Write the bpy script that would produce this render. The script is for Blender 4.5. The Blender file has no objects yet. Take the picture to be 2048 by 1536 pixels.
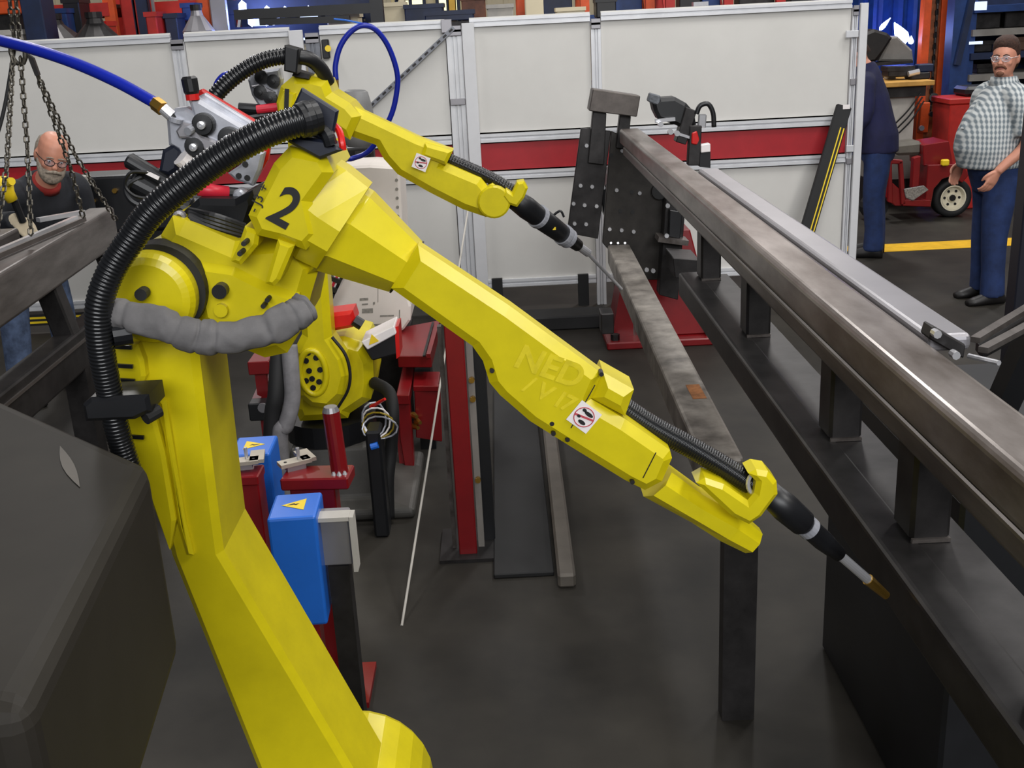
import bpy, bmesh, math, random
from mathutils import Vector as V, Matrix as M, noise

random.seed(4)
SC = bpy.context.scene
COL = SC.collection

# ---------------------------------------------------------------- camera, world, light, exposure
F_PX, PITCH, ROLL, CAM_H = 2200.0, math.radians(18.3), math.radians(2.9), 2.1
R0, U0, FW = V((1, 0, 0)), V((0, math.sin(PITCH), math.cos(PITCH))), V((0, math.cos(PITCH), -math.sin(PITCH)))
RT = R0 * math.cos(ROLL) - U0 * math.sin(ROLL)
UP = R0 * math.sin(ROLL) + U0 * math.cos(ROLL)
CAM = V((0, 0, CAM_H))
cd = bpy.data.cameras.new('camera')
cd.sensor_width = 36.0
cd.lens = F_PX / 2048 * 36.0
cd.clip_start, cd.clip_end = 0.05, 200
cam = bpy.data.objects.new('camera', cd)
COL.objects.link(cam)
rot = M((RT, UP, -FW)).transposed()
cam.matrix_world = M.Translation(CAM) @ rot.to_4x4()
SC.camera = cam

SC.view_settings.view_transform = 'Standard'
SC.view_settings.look = 'None'
SC.view_settings.gamma = 1.0
SC.view_settings.use_curve_mapping = False
SC.view_settings.exposure = 0.0

world = bpy.data.worlds.new('hall_ambient')
SC.world = world
world.use_nodes = True
bg = world.node_tree.nodes['Background']
bg.inputs[0].default_value = (0.78, 0.80, 0.88, 1)
bg.inputs[1].default_value = 0.10

def area(name, loc, size, power, rgb=(1, 0.96, 0.9), target=None):
    l = bpy.data.lights.new(name, 'AREA')
    l.shape = 'RECTANGLE'
    l.size, l.size_y = size
    l.energy = power
    l.color = rgb
    o = bpy.data.objects.new(name, l)
    COL.objects.link(o)
    o.location = loc
    if target is not None:
        o.rotation_euler = (V(target) - V(loc)).to_track_quat('-Z', 'Y').to_euler()
    return o

# high-bay lamps hanging in the roof of the hall
for x, y, p in ((1.3, 2.4, 110), (4.8, 4.8, 105), (-3.4, 5.8, 88), (0.4, 5.7, 62), (2.9, 6.0, 92),
                (-4, 12, 260), (3, 12.5, 220), (8, 12, 200)):
    area('high_bay_lamp', (x, y, 6.6), (0.7, 1.6), p, (1, 0.98, 0.96))
area('arm_glint_lamp', (4.6, -0.4, 6.4), (2.6, 1.4), 190, (1, 0.97, 0.92), (0.4, 1.8, 1.3))  # unseen lamp added and aimed to glint on the near arm's upper facets
area('frontal_fill', (1.0, -9.0, 6.0), (9.0, 3.5), 1180, (0.97, 0.98, 1.0), (0.2, 5, 1.3))  # unseen wide fill added behind the camera to brighten upright faces

# ---------------------------------------------------------------- helpers
def ray(px, py):
    return (FW * F_PX + RT * (px - 1024) + UP * (768 - py)).normalized()
def P(px, py, y):            # the point of a sight line that lies y metres in front
    d = ray(px, py)
    return CAM + d * (y / d.y)
def PZ(px, py, z):           # the point of a sight line at height z
    d = ray(px, py)
    return CAM + d * ((z - CAM_H) / d.z)
def PL(pts, y):
    return [P(a, b, y) for a, b in pts]
def mpp(y):                  # metres per pixel about y metres away
    return y * 1.045 / F_PX

def lin(c):
    c /= 255.0
    return c / 12.92 if c <= 0.04045 else ((c + 0.055) / 1.055) ** 2.4
def C(r, g, b):
    return (lin(r), lin(g), lin(b), 1)

def mat(name, rgb, rough=0.5, metal=0.0, var=0.12, scale=6.0, bump=0.0, stretch=None, rgb2=None, emit=0.0, coat=0.0, spec=0.5, fine=False):
    m = bpy.data.materials.new(name)
    m.use_nodes = True
    nt = m.node_tree
    b = nt.nodes['Principled BSDF']
    b.inputs['Roughness'].default_value = rough
    b.inputs['Metallic'].default_value = metal
    b.inputs['Specular IOR Level'].default_value = spec
    if coat:
        b.inputs['Coat Weight'].default_value = coat
        b.inputs['Coat Roughness'].default_value = 0.15
    c = C(*rgb)
    if emit:
        b.inputs['Base Color'].default_value = (0, 0, 0, 1)
        b.inputs['Emission Color'].default_value = c
        b.inputs['Emission Strength'].default_value = emit
        return m
    tc = nt.nodes.new('ShaderNodeTexCoord')
    no = nt.nodes.new('ShaderNodeTexNoise')
    no.inputs['Scale'].default_value = scale
    no.inputs['Detail'].default_value = 6
    no.inputs['Roughness'].default_value = 0.62
    src = tc.outputs['Object']
    if stretch:
        mp = nt.nodes.new('ShaderNodeMapping')
        mp.inputs['Scale'].default_value = stretch
        nt.links.new(src, mp.inputs['Vector'])
        src = mp.outputs['Vector']
    nt.links.new(src, no.inputs['Vector'])
    cr = nt.nodes.new('ShaderNodeValToRGB')
    cr.color_ramp.elements[0].position = 0.32
    cr.color_ramp.elements[1].position = 0.68
    lo = rgb2 and C(*rgb2) or tuple(max(0, x * (1 - var * 1.6)) for x in c[:3]) + (1,)
    hi = tuple(min(1, x * (1 + var)) for x in c[:3]) + (1,)
    cr.color_ramp.elements[0].color = lo
    cr.color_ramp.elements[1].color = hi
    nt.links.new(no.outputs['Fac'], cr.inputs['Fac'])
    nt.links.new(cr.outputs['Color'], b.inputs['Base Color'])
    if bump:
        bp = nt.nodes.new('ShaderNodeBump')
        bp.inputs['Strength'].default_value = bump
        bp.inputs['Distance'].default_value = 0.01
        nt.links.new(no.outputs['Fac'], bp.inputs['Height'])
        nt.links.new(bp.outputs['Normal'], b.inputs['Normal'])
    return m

YEL = mat('robot_yellow_paint', (206, 190, 16), 0.34, var=0.05, scale=14, coat=0.12, spec=0.4)
YELC = mat('robot_yellow_scuffed', (218, 200, 30), 0.4, var=0.1, scale=40)
YELD = mat('machined_yellow_dirty', (150, 128, 20), 0.5, var=0.3, scale=50)
BLK = mat('black_plastic', (19, 20, 23), 0.42, var=0.2)
HOSE = mat('black_corrugated_hose', (22, 23, 25), 0.27, var=0.1)
RUB = mat('black_rubber', (20, 20, 21), 0.7, var=0.2)
NAVYP = mat('blue_black_anodised_plate', (22, 27, 42), 0.45, var=0.12)
STEEL = mat('mill_scale_steel', (100, 95, 92), 0.38, 0.55, var=0.28, scale=5, stretch=(3, 0.5, 3), rgb2=(70, 64, 60))
STEELW = mat('steel_tube_with_rust_blush', (138, 131, 127), 0.30, 0.5, var=0.2, scale=4, stretch=(2, 0.7, 2), rgb2=(84, 74, 66))
STEELD = mat('dark_steel', (52, 50, 50), 0.45, 0.6, var=0.3, scale=9)
STEELB = mat('brown_grey_scaled_steel', (43, 40, 35), 0.6, 0.0, var=0.12, scale=3, spec=0.2, rgb2=(35, 32, 28))
GREYP = mat('grey_primed_steel', (150, 148, 152), 0.38, 0.55, var=0.06, scale=3)
BARM = mat('stained_steel_bar', (140, 134, 126), 0.5, 0.4, var=0.2, scale=8, rgb2=(88, 82, 76))
ORUST = mat('orange_rust_patch', (150, 95, 50), 0.8, var=0.3, scale=30)
CHROME = mat('bright_zinc', (215, 215, 218), 0.22, 0.6, var=0.08)
CAST = mat('cast_aluminium', (176, 178, 186), 0.34, 0.35, var=0.15, scale=20)
BRASS = mat('brass', (190, 150, 70), 0.3, 0.9, var=0.1)
ALU = mat('aluminium_extrusion', (216, 217, 220), 0.28, 0.2, var=0.06)
ALUD = mat('aluminium_groove', (120, 122, 128), 0.4, 0.5, var=0.1)
WHITEP = mat('white_fence_panel', (204, 202, 197), 0.55, var=0.03, scale=2)
WHITEF = mat('white_painted_post', (206, 206, 208), 0.45, var=0.03)
REDP = mat('red_fence_panel', (158, 20, 30), 0.5, var=0.08)
RED = mat('red_fixture_paint', (122, 13, 19), 0.36, var=0.1, coat=0.15)
REDB = mat('bright_red_plastic', (200, 26, 22), 0.35, var=0.1)
PINK = mat('red_cable_sleeve', (215, 40, 62), 0.4, var=0.05)
BLUEC = mat('blue_conduit', (14, 34, 150), 0.35, var=0.05)
BLUEB = mat('blue_sensor_box', (30, 104, 205), 0.35, var=0.05)
CLOTH = mat('grey_cloth_sleeve', (104, 102, 102), 0.85, var=0.12, scale=14, bump=0.25)
BEIGE = mat('off_white_cabinet', (222, 214, 206), 0.5, var=0.03)
INKG = mat('grey_print', (140, 136, 128), 0.7, var=0.2, scale=60)
INK = mat('black_print', (16, 16, 16), 0.6, var=0.05)
WHITEL = mat('white_label', (232, 226, 224), 0.5, var=0.03)
REDL = mat('red_print', (186, 70, 80), 0.6, var=0.05)
YELL = mat('yellow_label', (232, 200, 30), 0.5, var=0.05)
ORANGE = mat('orange_rack_paint', (208, 78, 24), 0.5, var=0.18, scale=5)
REDR = mat('red_rack_paint', (176, 34, 26), 0.5, var=0.15)
BLUER = mat('blue_rack_paint', (22, 56, 112), 0.5, var=0.2)
BLUED = mat('dark_blue_steel', (18, 34, 66), 0.5, var=0.2)
CREAM = mat('cream_wall', (222, 210, 180), 0.8, var=0.06, scale=1)
TAN = mat('tan_bench_top', (196, 148, 70), 0.6, var=0.12, scale=8)
GREYW = mat('grey_painted_sheet', (128, 124, 118), 0.7, var=0.1)
GREYL = mat('light_grey_sheet', (176, 172, 164), 0.7, var=0.1)
SKIN = mat('skin', (202, 140, 116), 0.5, var=0.05, scale=20)
HAIRT = mat('reddish_moustache', (112, 70, 48), 0.7, var=0.25, scale=60)
HAIRB = mat('dark_brown_hair', (66, 42, 32), 0.75, var=0.35, scale=70, bump=0.8)
HAIRG = mat('grey_beard', (150, 138, 124), 0.8, var=0.3, scale=70)
JEAN = mat('blue_denim', (28, 48, 92), 0.85, var=0.25, scale=9, bump=0.3)
JEANL = mat('faded_denim', (84, 100, 130), 0.85, var=0.35, scale=14, bump=0.3)
NAVY = mat('navy_work_shirt', (22, 24, 62), 0.85, var=0.2, scale=8, bump=0.3)
JACKET = mat('dark_work_jacket', (34, 36, 42), 0.85, var=0.2, scale=8, bump=0.3)
SHOE = mat('black_leather', (26, 24, 24), 0.5, var=0.2)
GLOVE = mat('pale_work_glove', (190, 176, 150), 0.85, var=0.15)
ARC = mat('welding_arc_light', (170, 190, 255), emit=12)
BLUEW = mat('arc_lit_haze_glass', (40, 70, 255), emit=3)
WINL = mat('lit_window', (255, 246, 190), emit=1.6)
WINB = mat('cool_window', (205, 220, 255), emit=1.5)

OFF = {}
def link(name, me, m, parent=None, smooth=False):
    o = bpy.data.objects.new(name, me)
    COL.objects.link(o)
    if m:
        me.materials.append(m)
    if smooth:
        for p in me.polygons:
            p.use_smooth = True
    if parent is not None:
        o.parent = parent
        OFF[o.name] = OFF[parent.name]
    return o

def mk(name, bm, m, parent=None, smooth=False, bev=0.0, seg=1, label=None):
    """link a bmesh (world coordinates) as one mesh object"""
    bmesh.ops.recalc_face_normals(bm, faces=bm.faces[:])
    if parent is None:
        xs = [v.co for v in bm.verts]
        lo = V([min(c[i] for c in xs) for i in range(3)])
        hi = V([max(c[i] for c in xs) for i in range(3)])
        off = V(((lo.x + hi.x) / 2, (lo.y + hi.y) / 2, lo.z))
    else:
        off = OFF[parent.name]
    bmesh.ops.translate(bm, verts=bm.verts[:], vec=-off)
    me = bpy.data.meshes.new(name)
    bm.to_mesh(me)
    bm.free()
    o = link(name, me, m, parent, smooth)
    if parent is None:
        o.location = off
        OFF[o.name] = off
    if bev:
        bv = o.modifiers.new('bevel', 'BEVEL')
        bv.width = bev
        bv.segments = seg
        bv.limit_method = 'ANGLE'
        bv.angle_limit = math.radians(35)
    if label:
        o['label'] = label
    return o

def tag(o, label, cat, group=None, kind=None):
    o['label'] = label
    o['category'] = cat
    if group:
        o['group'] = group
    if kind:
        o['kind'] = kind
    return o
def struct(o):
    o['kind'] = 'structure'
    return o
def thing(name, label, cat, loc, group=None):
    o = bpy.data.objects.new(name, None)
    COL.objects.link(o)
    o.location = loc
    o.empty_display_size = 0.1
    OFF[o.name] = V(loc)
    return tag(o, label, cat, group)

NB = bmesh.new
def box(bm, c, s, R=None):
    c = V(c)
    vs = []
    for dx in (-.5, .5):
        for dy in (-.5, .5):
            for dz in (-.5, .5):
                d = V((dx * s[0], dy * s[1], dz * s[2]))
                vs.append(bm.verts.new(c + (R @ d if R else d)))
    for f in ((0, 1, 3, 2), (4, 6, 7, 5), (0, 4, 5, 1), (2, 3, 7, 6), (0, 2, 6, 4), (1, 5, 7, 3)):
        bm.faces.new([vs[i] for i in f])
    return bm
def bb(bm, x0, x1, y0, y1, z0, z1):
    return box(bm, ((x0 + x1) / 2, (y0 + y1) / 2, (z0 + z1) / 2), (abs(x1 - x0), abs(y1 - y0), abs(z1 - z0)))
def frame(d, up=(0, 0, 1)):
    d = V(d).normalized()
    u = V(up)
    if abs(d.dot(u)) > 0.97:
        u = V((0, 1, 0)) if abs(d.y) < 0.9 else V((1, 0, 0))
    s = d.cross(u).normalized()
    return d, s, s.cross(d).normalized()
def beam(bm, p0, p1, w, h, up=(0, 0, 1)):
    p0, p1 = V(p0), V(p1)
    d, s, u = frame(p1 - p0, up)
    a = []
    for p in (p0, p1):
        for i, j in ((-.5, -.5), (.5, -.5), (.5, .5), (-.5, .5)):
            a.append(bm.verts.new(p + s * (i * w) + u * (j * h)))
    bm.faces.new(a[:4]); bm.faces.new(a[4:][::-1])
    for i in range(4):
        j = (i + 1) % 4
        bm.faces.new((a[i], a[4 + i], a[4 + j], a[j]))
    return bm
def rings(bm, rs, caps=True, closed=False):
    vv = [[bm.verts.new(p) for p in r] for r in rs]
    n = len(vv[0])
    k = len(vv)
    for i in range(k if closed else k - 1):
        a, b = vv[i], vv[(i + 1) % k]
        for j in range(n):
            bm.faces.new((a[j], a[(j + 1) % n], b[(j + 1) % n], b[j]))
    if caps and not closed:
        bm.faces.new(vv[0][::-1]); bm.faces.new(vv[-1])
    return bm
def circ(c, s, u, r, n, ph=0.0):
    return [V(c) + s * (math.cos(ph + 6.28318530718 * i / n) * r) + u * (math.sin(ph + 6.28318530718 * i / n) * r) for i in range(n)]
def cyl(bm, p0, p1, r0, r1=None, n=16, ph=0.0):
    p0, p1 = V(p0), V(p1)
    d, s, u = frame(p1 - p0)
    return rings(bm, [circ(p0, s, u, r0, n, ph), circ(p1, s, u, r0 if r1 is None else r1, n, ph)])
def lathe(bm, p0, d, prof, n=20):
    """profile of (distance along d, radius)"""
    d, s, u = frame(d)
    return rings(bm, [circ(V(p0) + d * t, s, u, max(r, 1e-4), n) for t, r in prof])
def spline(pts, k=8, closed=False):
    pts = [V(p) for p in pts]
    n = len(pts)
    out = []
    for i in range(n if closed else n - 1):
        if closed:
            a, b, c, d = (pts[(i + j) % n] for j in (-1, 0, 1, 2))
        else:
            b, c = pts[i], pts[i + 1]
            a = pts[i - 1] if i else b * 2 - c
            d = pts[i + 2] if i + 2 < n else c * 2 - b
        for j in range(k):
            t = j / k
            out.append(0.5 * ((2 * b) + (c - a) * t + (2 * a - 5 * b + 4 * c - d) * t * t + (3 * b - a - 3 * c + d) * t ** 3))
    if not closed:
        out.append(pts[-1])
    return out
def tube(bm, pts, r, n=10, rf=None, closed=False):
    pts = [V(p) for p in pts]
    k = len(pts)
    d0 = (pts[1] - pts[0]).normalized()
    _, s, u = frame(d0)
    rs = []
    for i, p in enumerate(pts):
        if closed:
            d = (pts[(i + 1) % k] - pts[i - 1]).normalized()
        else:
            d = (pts[min(i + 1, k - 1)] - pts[max(i - 1, 0)]).normalized()
        s = (s - d * s.dot(d)).normalized()
        u = s.cross(d).normalized()
        rr = rf(i) if rf else (r[i] if isinstance(r, (list, tuple)) else r)
        rs.append(circ(p, s, u, rr, n))
    return rings(bm, rs, closed=closed)
def resample(pts, step):
    out = [pts[0]]
    acc = 0.0
    for a, b in zip(pts, pts[1:]):
        L = (b - a).length
        t = step - acc
        while t <= L:
            out.append(a + (b - a) * (t / L))
            t += step
        acc = (acc + L) % step if L + acc >= step else acc + L
    return out
def corr(bm, pts, r, pitch, n=18, depth=0.1):
    """corrugated hose along a path"""
    q = resample(spline(pts, 14), pitch / 4)
    prof = (1.0, 1.0, 1 - depth * .6, 1 - depth)
    prof = (1.0, 1 - depth * .35, 1 - depth, 1 - depth * .35)
    return tube(bm, q, r, n, rf=lambda i: (r(i / len(q)) if callable(r) else r) * prof[i % 4])
def prism(bm, pts, vec):
    vec = V(vec)
    a = [bm.verts.new(p) for p in pts]
    b = [bm.verts.new(V(p) + vec) for p in pts]
    n = len(a)
    bm.faces.new(a); bm.faces.new(b[::-1])
    for i in range(n):
        j = (i + 1) % n
        bm.faces.new((a[i], b[i], b[j], a[j]))
    return bm
def inset(pts, c):
    """inset of a polygon in an xz plane"""
    n = len(pts)
    ar = sum(pts[i].x * pts[(i + 1) % n].z - pts[(i + 1) % n].x * pts[i].z for i in range(n))
    sg = 1 if ar > 0 else -1
    out = []
    for i in range(n):
        p, q, r = pts[i - 1], pts[i], pts[(i + 1) % n]
        e0 = V((q.x - p.x, 0, q.z - p.z)).normalized()
        e1 = V((r.x - q.x, 0, r.z - q.z)).normalized()
        n0 = V((-e0.z, 0, e0.x)) * sg
        n1 = V((-e1.z, 0, e1.x)) * sg
        m = (n0 + n1)
        m = m / max(0.35, m.dot(m) / 2 * 1.0) if m.length > 1e-4 else n0
        m = m * (1.0)
        out.append(q + m * c)
    return out
def cprism(bm, px, y, depth, c=0.02, cb=None, world_pts=None):
    """casting: outline given at distance y (front shoulder), front and back edges chamfered by c"""
    pts = world_pts or PL(px, y)
    cb = c if cb is None else cb
    loops = [[p + V((0, -c, 0)) for p in inset(pts, c)], pts, [p + V((0, depth, 0)) for p in pts],
             [p + V((0, depth + cb, 0)) for p in inset(pts, cb)]]
    return rings(bm, loops)
def text(name, s, size, o, rx, up, m, parent, depth=0.001, bold=0.0, shear=0.0, sx=1.0):
    """flat lettering laid at o, reading along rx"""
    cu = bpy.data.curves.new('lettering', 'FONT')
    cu.body = s
    cu.size = size
    cu.extrude = depth
    cu.offset = bold
    cu.shear = shear
    cu.align_x = 'CENTER'; cu.align_y = 'CENTER'
    t = bpy.data.objects.new('lettering', cu)
    COL.objects.link(t)
    dg = bpy.context.evaluated_depsgraph_get()
    me = bpy.data.meshes.new_from_object(t.evaluated_get(dg))
    bpy.data.objects.remove(t)
    rx = V(rx).normalized()
    up = V(up)
    up = (up - rx * up.dot(rx)).normalized()
    n = rx.cross(up)
    me.transform(M.Translation(V(o) - OFF[parent.name]) @ M((rx * sx, up, n)).transposed().to_4x4())
    return link(name, me, m, parent)
def oct_loft(bm, secs, y, cf=.42, cz=None, cy=None):
    """eight-sided arm segment: sections (px, py of the top edge, px, py of the bottom edge, half depth) about distance y"""
    cz, cy = cf if cz is None else cz, cf if cy is None else cy
    rs = []
    for x0, y0, x1, y1, w in secs:
        t, b = P(x0, y0, y), P(x1, y1, y)
        m, h = (t + b) / 2, (t - b) / 2
        dv = V((0, 1, 0)) * w
        rs.append([m + h * q + dv * r for q, r in ((1, -cy), (1, cy), (cz, 1), (-cf, 1), (-1, cf), (-1, -cf), (-cf, -1), (cz, -1))])
    return rings(bm, rs)
def pxdir(px, py, dx, dy, y):
    return (P(px + dx, py + dy, y) - P(px, py, y)).normalized()
def remesh(o, vox, smooth=4):
    r = o.modifiers.new('skin', 'REMESH')
    r.mode = 'VOXEL'
    r.voxel_size = vox
    r.use_smooth_shade = True
    if smooth:
        s = o.modifiers.new('relax', 'SMOOTH')
        s.iterations = smooth
        s.factor = 0.5
    return o
def copy_tree(o, parent=None):
    c = o.copy()
    COL.objects.link(c)
    OFF[c.name] = OFF[o.name]
    if parent is not None:
        c.parent = parent
    for ch in list(o.children):
        copy_tree(ch, c)
    return c

# ---------------------------------------------------------------- setting
CONC = mat('worn_concrete_floor', (50, 47, 42), 0.6, var=0.2, scale=1.6, bump=0.05, spec=0.22, rgb2=(33, 31, 28))
bm = NB()
for i in range(13):
    for j in range(15):
        x0, y0 = -16 + i * 2.6, -2 + j * 2.0
        vs = [bm.verts.new(p) for p in ((x0, y0, 0), (x0 + 2.6, y0, 0), (x0 + 2.6, y0 + 2, 0), (x0, y0 + 2, 0))]
        bm.faces.new(vs)
bmesh.ops.remove_doubles(bm, verts=bm.verts[:], dist=0.001)
floor = struct(mk('floor', bm, CONC))
floor.location.z = 0
ly = PZ(1900, 490, 0).y
bm = NB(); bb(bm, 2.6, 9.0, ly - .16, ly + .16, 0.001, 0.004)
mk('painted_line', bm, mat('yellow_floor_paint', (226, 176, 20), 0.55, var=0.12, scale=9), floor)

BW = 21.0
bm = NB(); bb(bm, -14, 16, BW, BW + .2, 0, 7)
wb = struct(mk('wall_back', bm, CREAM))
bm = NB()
for i in range(100):
    bb(bm, -13.9 + i * .3, -13.82 + i * .3, BW - .03, BW, 0, 7)
mk('wall_rib', bm, CREAM, wb)['kind'] = 'stuff'
for n, (px0, px1, z0, z1, m_) in enumerate(((876, 918, 2.0, 3.4, WINL), (795, 850, 2.1, 3.0, WINL), (1905, 1945, 1.4, 3.2, WINL), (-10, 22, 1.6, 2.6, WINL),
                                       (440, 640, 1.9, 3.2, WINB))):
    xa, xb = P(px0, 20, BW).x, P(px1, 20, BW).x
    bm = NB(); bb(bm, xa, xb, BW - .06, BW - .04, z0, z1)
    w = struct(mk('window_%d' % (n + 1), bm, m_))
    bm = NB()
    for x in (xa, (xa + xb) / 2, xb):
        bb(bm, x - .03, x + .03, BW - .12, BW - .05, z0 - .03, z1 + .03)
    for z in (z0, (z0 + z1) / 2, z1):
        bb(bm, xa, xb, BW - .12, BW - .05, z - .03, z + .03)
    mk('window_frame', bm, BLUED, w)

# ---------------------------------------------------------------- safety fence
FY = 8.2
def fx(px, py=300): return P(px, py, FY).x
def fz(py): return P(1050, py, FY).z
ZT = [(fz(33), fz(49)), (fz(264), fz(281)), (fz(340), fz(356)), (fz(556), fz(571))]
def rail_mesh(bm, x0, x1, z0, z1):
    h = z1 - z0
    bb(bm, x0, x1, FY - .02, FY + .02, z0, z0 + h * .36)
    bb(bm, x0, x1, FY - .02, FY + .02, z1 - h * .36, z1)
    bb(bm, x0, x1, FY - .008, FY + .02, z0 + h * .3, z1 - h * .3)
def post_mesh(bm, x0, x1, z0, z1, y=FY):
    w = x1 - x0
    bb(bm, x0, x0 + w * .3, y - .025, y + .025, z0, z1)
    bb(bm, x1 - w * .3, x1, y - .025, y + .025, z0, z1)
    bb(bm, x0 + w * .25, x1 - w * .25, y - .01, y + .025, z0, z1)
    bb(bm, x0 + w * .44, x0 + w * .56, y - .024, y, z0, z1)
bays = [(-190, 372, 'white bay behind the person in the dark jacket at far left'),
        (399, 604, 'narrow white bay of the fence behind the far robot and its hose'),
        (662, 905, 'white gate bay with a grey diagonal brace across it'),
        (953, 1186, 'white bay with a red stripe left of the black tooling plate'),
        (1207, 1690, 'widest white bay with a red stripe, behind the long steel frame')]
def bayx(a, b, py=300):
    return fx(a), fx(b)
fence_things = []
for k, (a, b, lab) in enumerate(bays):
    x0, x1 = bayx(a, b)
    t = thing('safety_fence_bay', lab + ', aluminium framed', 'fence panel', ((x0 + x1) / 2, FY, 0.15), 'framed bays of the safety fence')
    for nm, i, m_ in (('upper_sheet', 0, WHITEP), ('red_sheet', 1, REDP), ('lower_sheet', 2, WHITEP)):
        bm = NB(); bb(bm, x0, x1, FY + .004, FY + .012, ZT[i + 1][1] - .01, ZT[i][0] + .01)
        mk(nm, bm, m_, t)
    for z0, z1 in ZT:
        bm = NB(); rail_mesh(bm, x0, x1, z0, z1)
        mk('rail', bm, ALU, t)
    if k == 2:
        pa, pb = P(908, 55, FY - .03), P(716, 236, FY - .03)
        bm = NB(); beam(bm, pa, pb, .03, .045, (0, -1, 0))
        br = mk('diagonal_brace', bm, ALUD, t)
        bm = NB()
        d, s, u = frame(pb - pa, (0, -1, 0))
        for q in range(16):
            box(bm, pa + (pb - pa) * ((q + .5) / 16) + V((0, -.026, 0)), (.03, .004, .014), M((d, V((0, 1, 0)), d.cross(V((0, 1, 0))))).transposed())
        mk('brace_slot', bm, STEELD, br)['kind'] = 'stuff'
        bm = NB(); box(bm, P(893, 52, FY - .035), (.075, .02, .09)); mk('corner_plate', bm, GREYP, t, bev=.003)
    if k == 2:
        bm = NB(); tube(bm, [P(668, 38, FY + .04), P(690, 40, FY + .03), P(735, 49, FY - .01)], .007, 6); mk('air_line', bm, BLUEB, t)
    if k == 0:
        bm = NB()
        z = fz(585)
        for dz in (0, -.035):
            bb(bm, x0, x1, FY - .03, FY - .012, z + dz - .008, z + dz + .008)
        mk('yellow_edge_strip', bm, YELL, t)
        bm = NB(); bb(bm, x0, x1, FY - .028, FY - .01, z - .06, z + .025)
        mk('black_edge_strip', bm, RUB, t)
    bm = NB()
    bm.free()
    for xx in (x0 + .1, x1 - .1):
        bm = NB(); bb(bm, xx - .04, xx + .04, FY - .03, FY + .03, 0, ZT[3][0] + .01); mk('foot', bm, RUB, t)
for a, b, lab in ((373, 398, 'slim aluminium post between the two left bays of the fence'),
                  (634, 661, 'dark weathered aluminium gate post with a latch, right of a white post'),
                  (907, 937, 'doubled aluminium post at the hinge side of the braced gate'),
                  (1187, 1206, 'slim aluminium post above the dark steel block'),
                  (1691, 1702, 'slim aluminium post against the white end post of the fence')):
    x0, x1 = fx(a), fx(b)
    t = thing('fence_post', lab, 'post', ((x0 + x1) / 2, FY, 0), 'aluminium posts of the fence')
    bm = NB(); post_mesh(bm, x0, x1, 0, ZT[0][1] + .002)
    mk('extrusion', bm, ALU if a != 634 else ALUD, t)
    for z in (ZT[0][0] - .06, ZT[0][1] - .03, ZT[2][0] - .05, ZT[1][1] + .3):
        bm = NB(); box(bm, ((x0 + x1) / 2, FY - .032, z), ((x1 - x0) * .98, .012, .045))
        mk('joint_plate', bm, GREYP, t, bev=.003)
    if a == 634:
        bm = NB(); box(bm, P(652, 98, FY - .05), (.05, .05, .13)); la = mk('latch', bm, BLK, t, bev=.006)
        bm = NB(); cyl(bm, P(656, 97, FY - .075) , P(656, 97, FY - .09), .022); mk('latch_knob', bm, YELL, la)
    if a == 1691:
        for yy in (68, 297):
            bm = NB(); box(bm, P(1704, yy, FY - .04), (.09, .02, .05)); mk('clamp_bracket', bm, ALU, t, bev=.004)
for a, b, lab, zt in ((604, 631, 'flat white painted post left of the gate latch', .04),
                  (938, 962, 'flat white painted post right of the gate hinge', .03),
                  (1703, 1718, 'flat white end post of the fence beside the person in navy', .03)):
    x0, x1 = fx(a), fx(b)
    t = thing('white_post', lab, 'post', ((x0 + x1) / 2, FY - .03, 0), 'white posts of the fence')
    bm = NB(); bb(bm, x0, x1, FY - .06, FY - .028, 0.02, ZT[0][1] + zt)
    mk('flat_bar', bm, WHITEF, t, bev=.003)
    bm = NB(); bb(bm, x0 - .04, x1 + .04, FY - .1, FY + .02, 0, .02)
    mk('foot_plate', bm, STEELD, t)

pa, pb = P(1688, 212, FY - .12), P(1612, 470, FY - .34)
pb = pa + (pb - pa) * (pa.z / (pa.z - pb.z)) * .995
t = thing('edge_bumper_strip', 'black rubber strip with yellow lines leaning against the fence end', 'bumper strip', (pb.x, pb.y, 0))
d, s, u = frame(pb - pa, (0, -1, 0))
bm = NB(); beam(bm, pa, pb, .11, .035, (0, -1, 0)); mk('rubber_bar', bm, RUB, t, bev=.006)
for o_ in (.015, .04):
    bm = NB()
    a_ = pa + (pb - pa) * .1
    beam(bm, a_ - s * (o_ if s.x < 0 else -o_) + V((0, -.02, 0)), pb - s * (o_ if s.x < 0 else -o_) + V((0, -.02, 0)), .008, .006, (0, -1, 0))
    mk('yellow_line', bm, YELL, t)
bm = NB(); beam(bm, pa + V((0.01, -.022, .01)), pa + V((0.01, -.022, -.02)), .05, .01, (0, -1, 0)); mk('white_tape', bm, WHITEL, t)

# low black base under the fence
bm = NB(); bb(bm, P(955, 650, 7.5).x, P(1212, 650, 7.5).x, 7.5, 7.75, 0, .1)
tag(mk('floor_barrier', bm, RUB, bev=.01), 'low black barrier on the floor left of the red pedestal', 'barrier')

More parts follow.
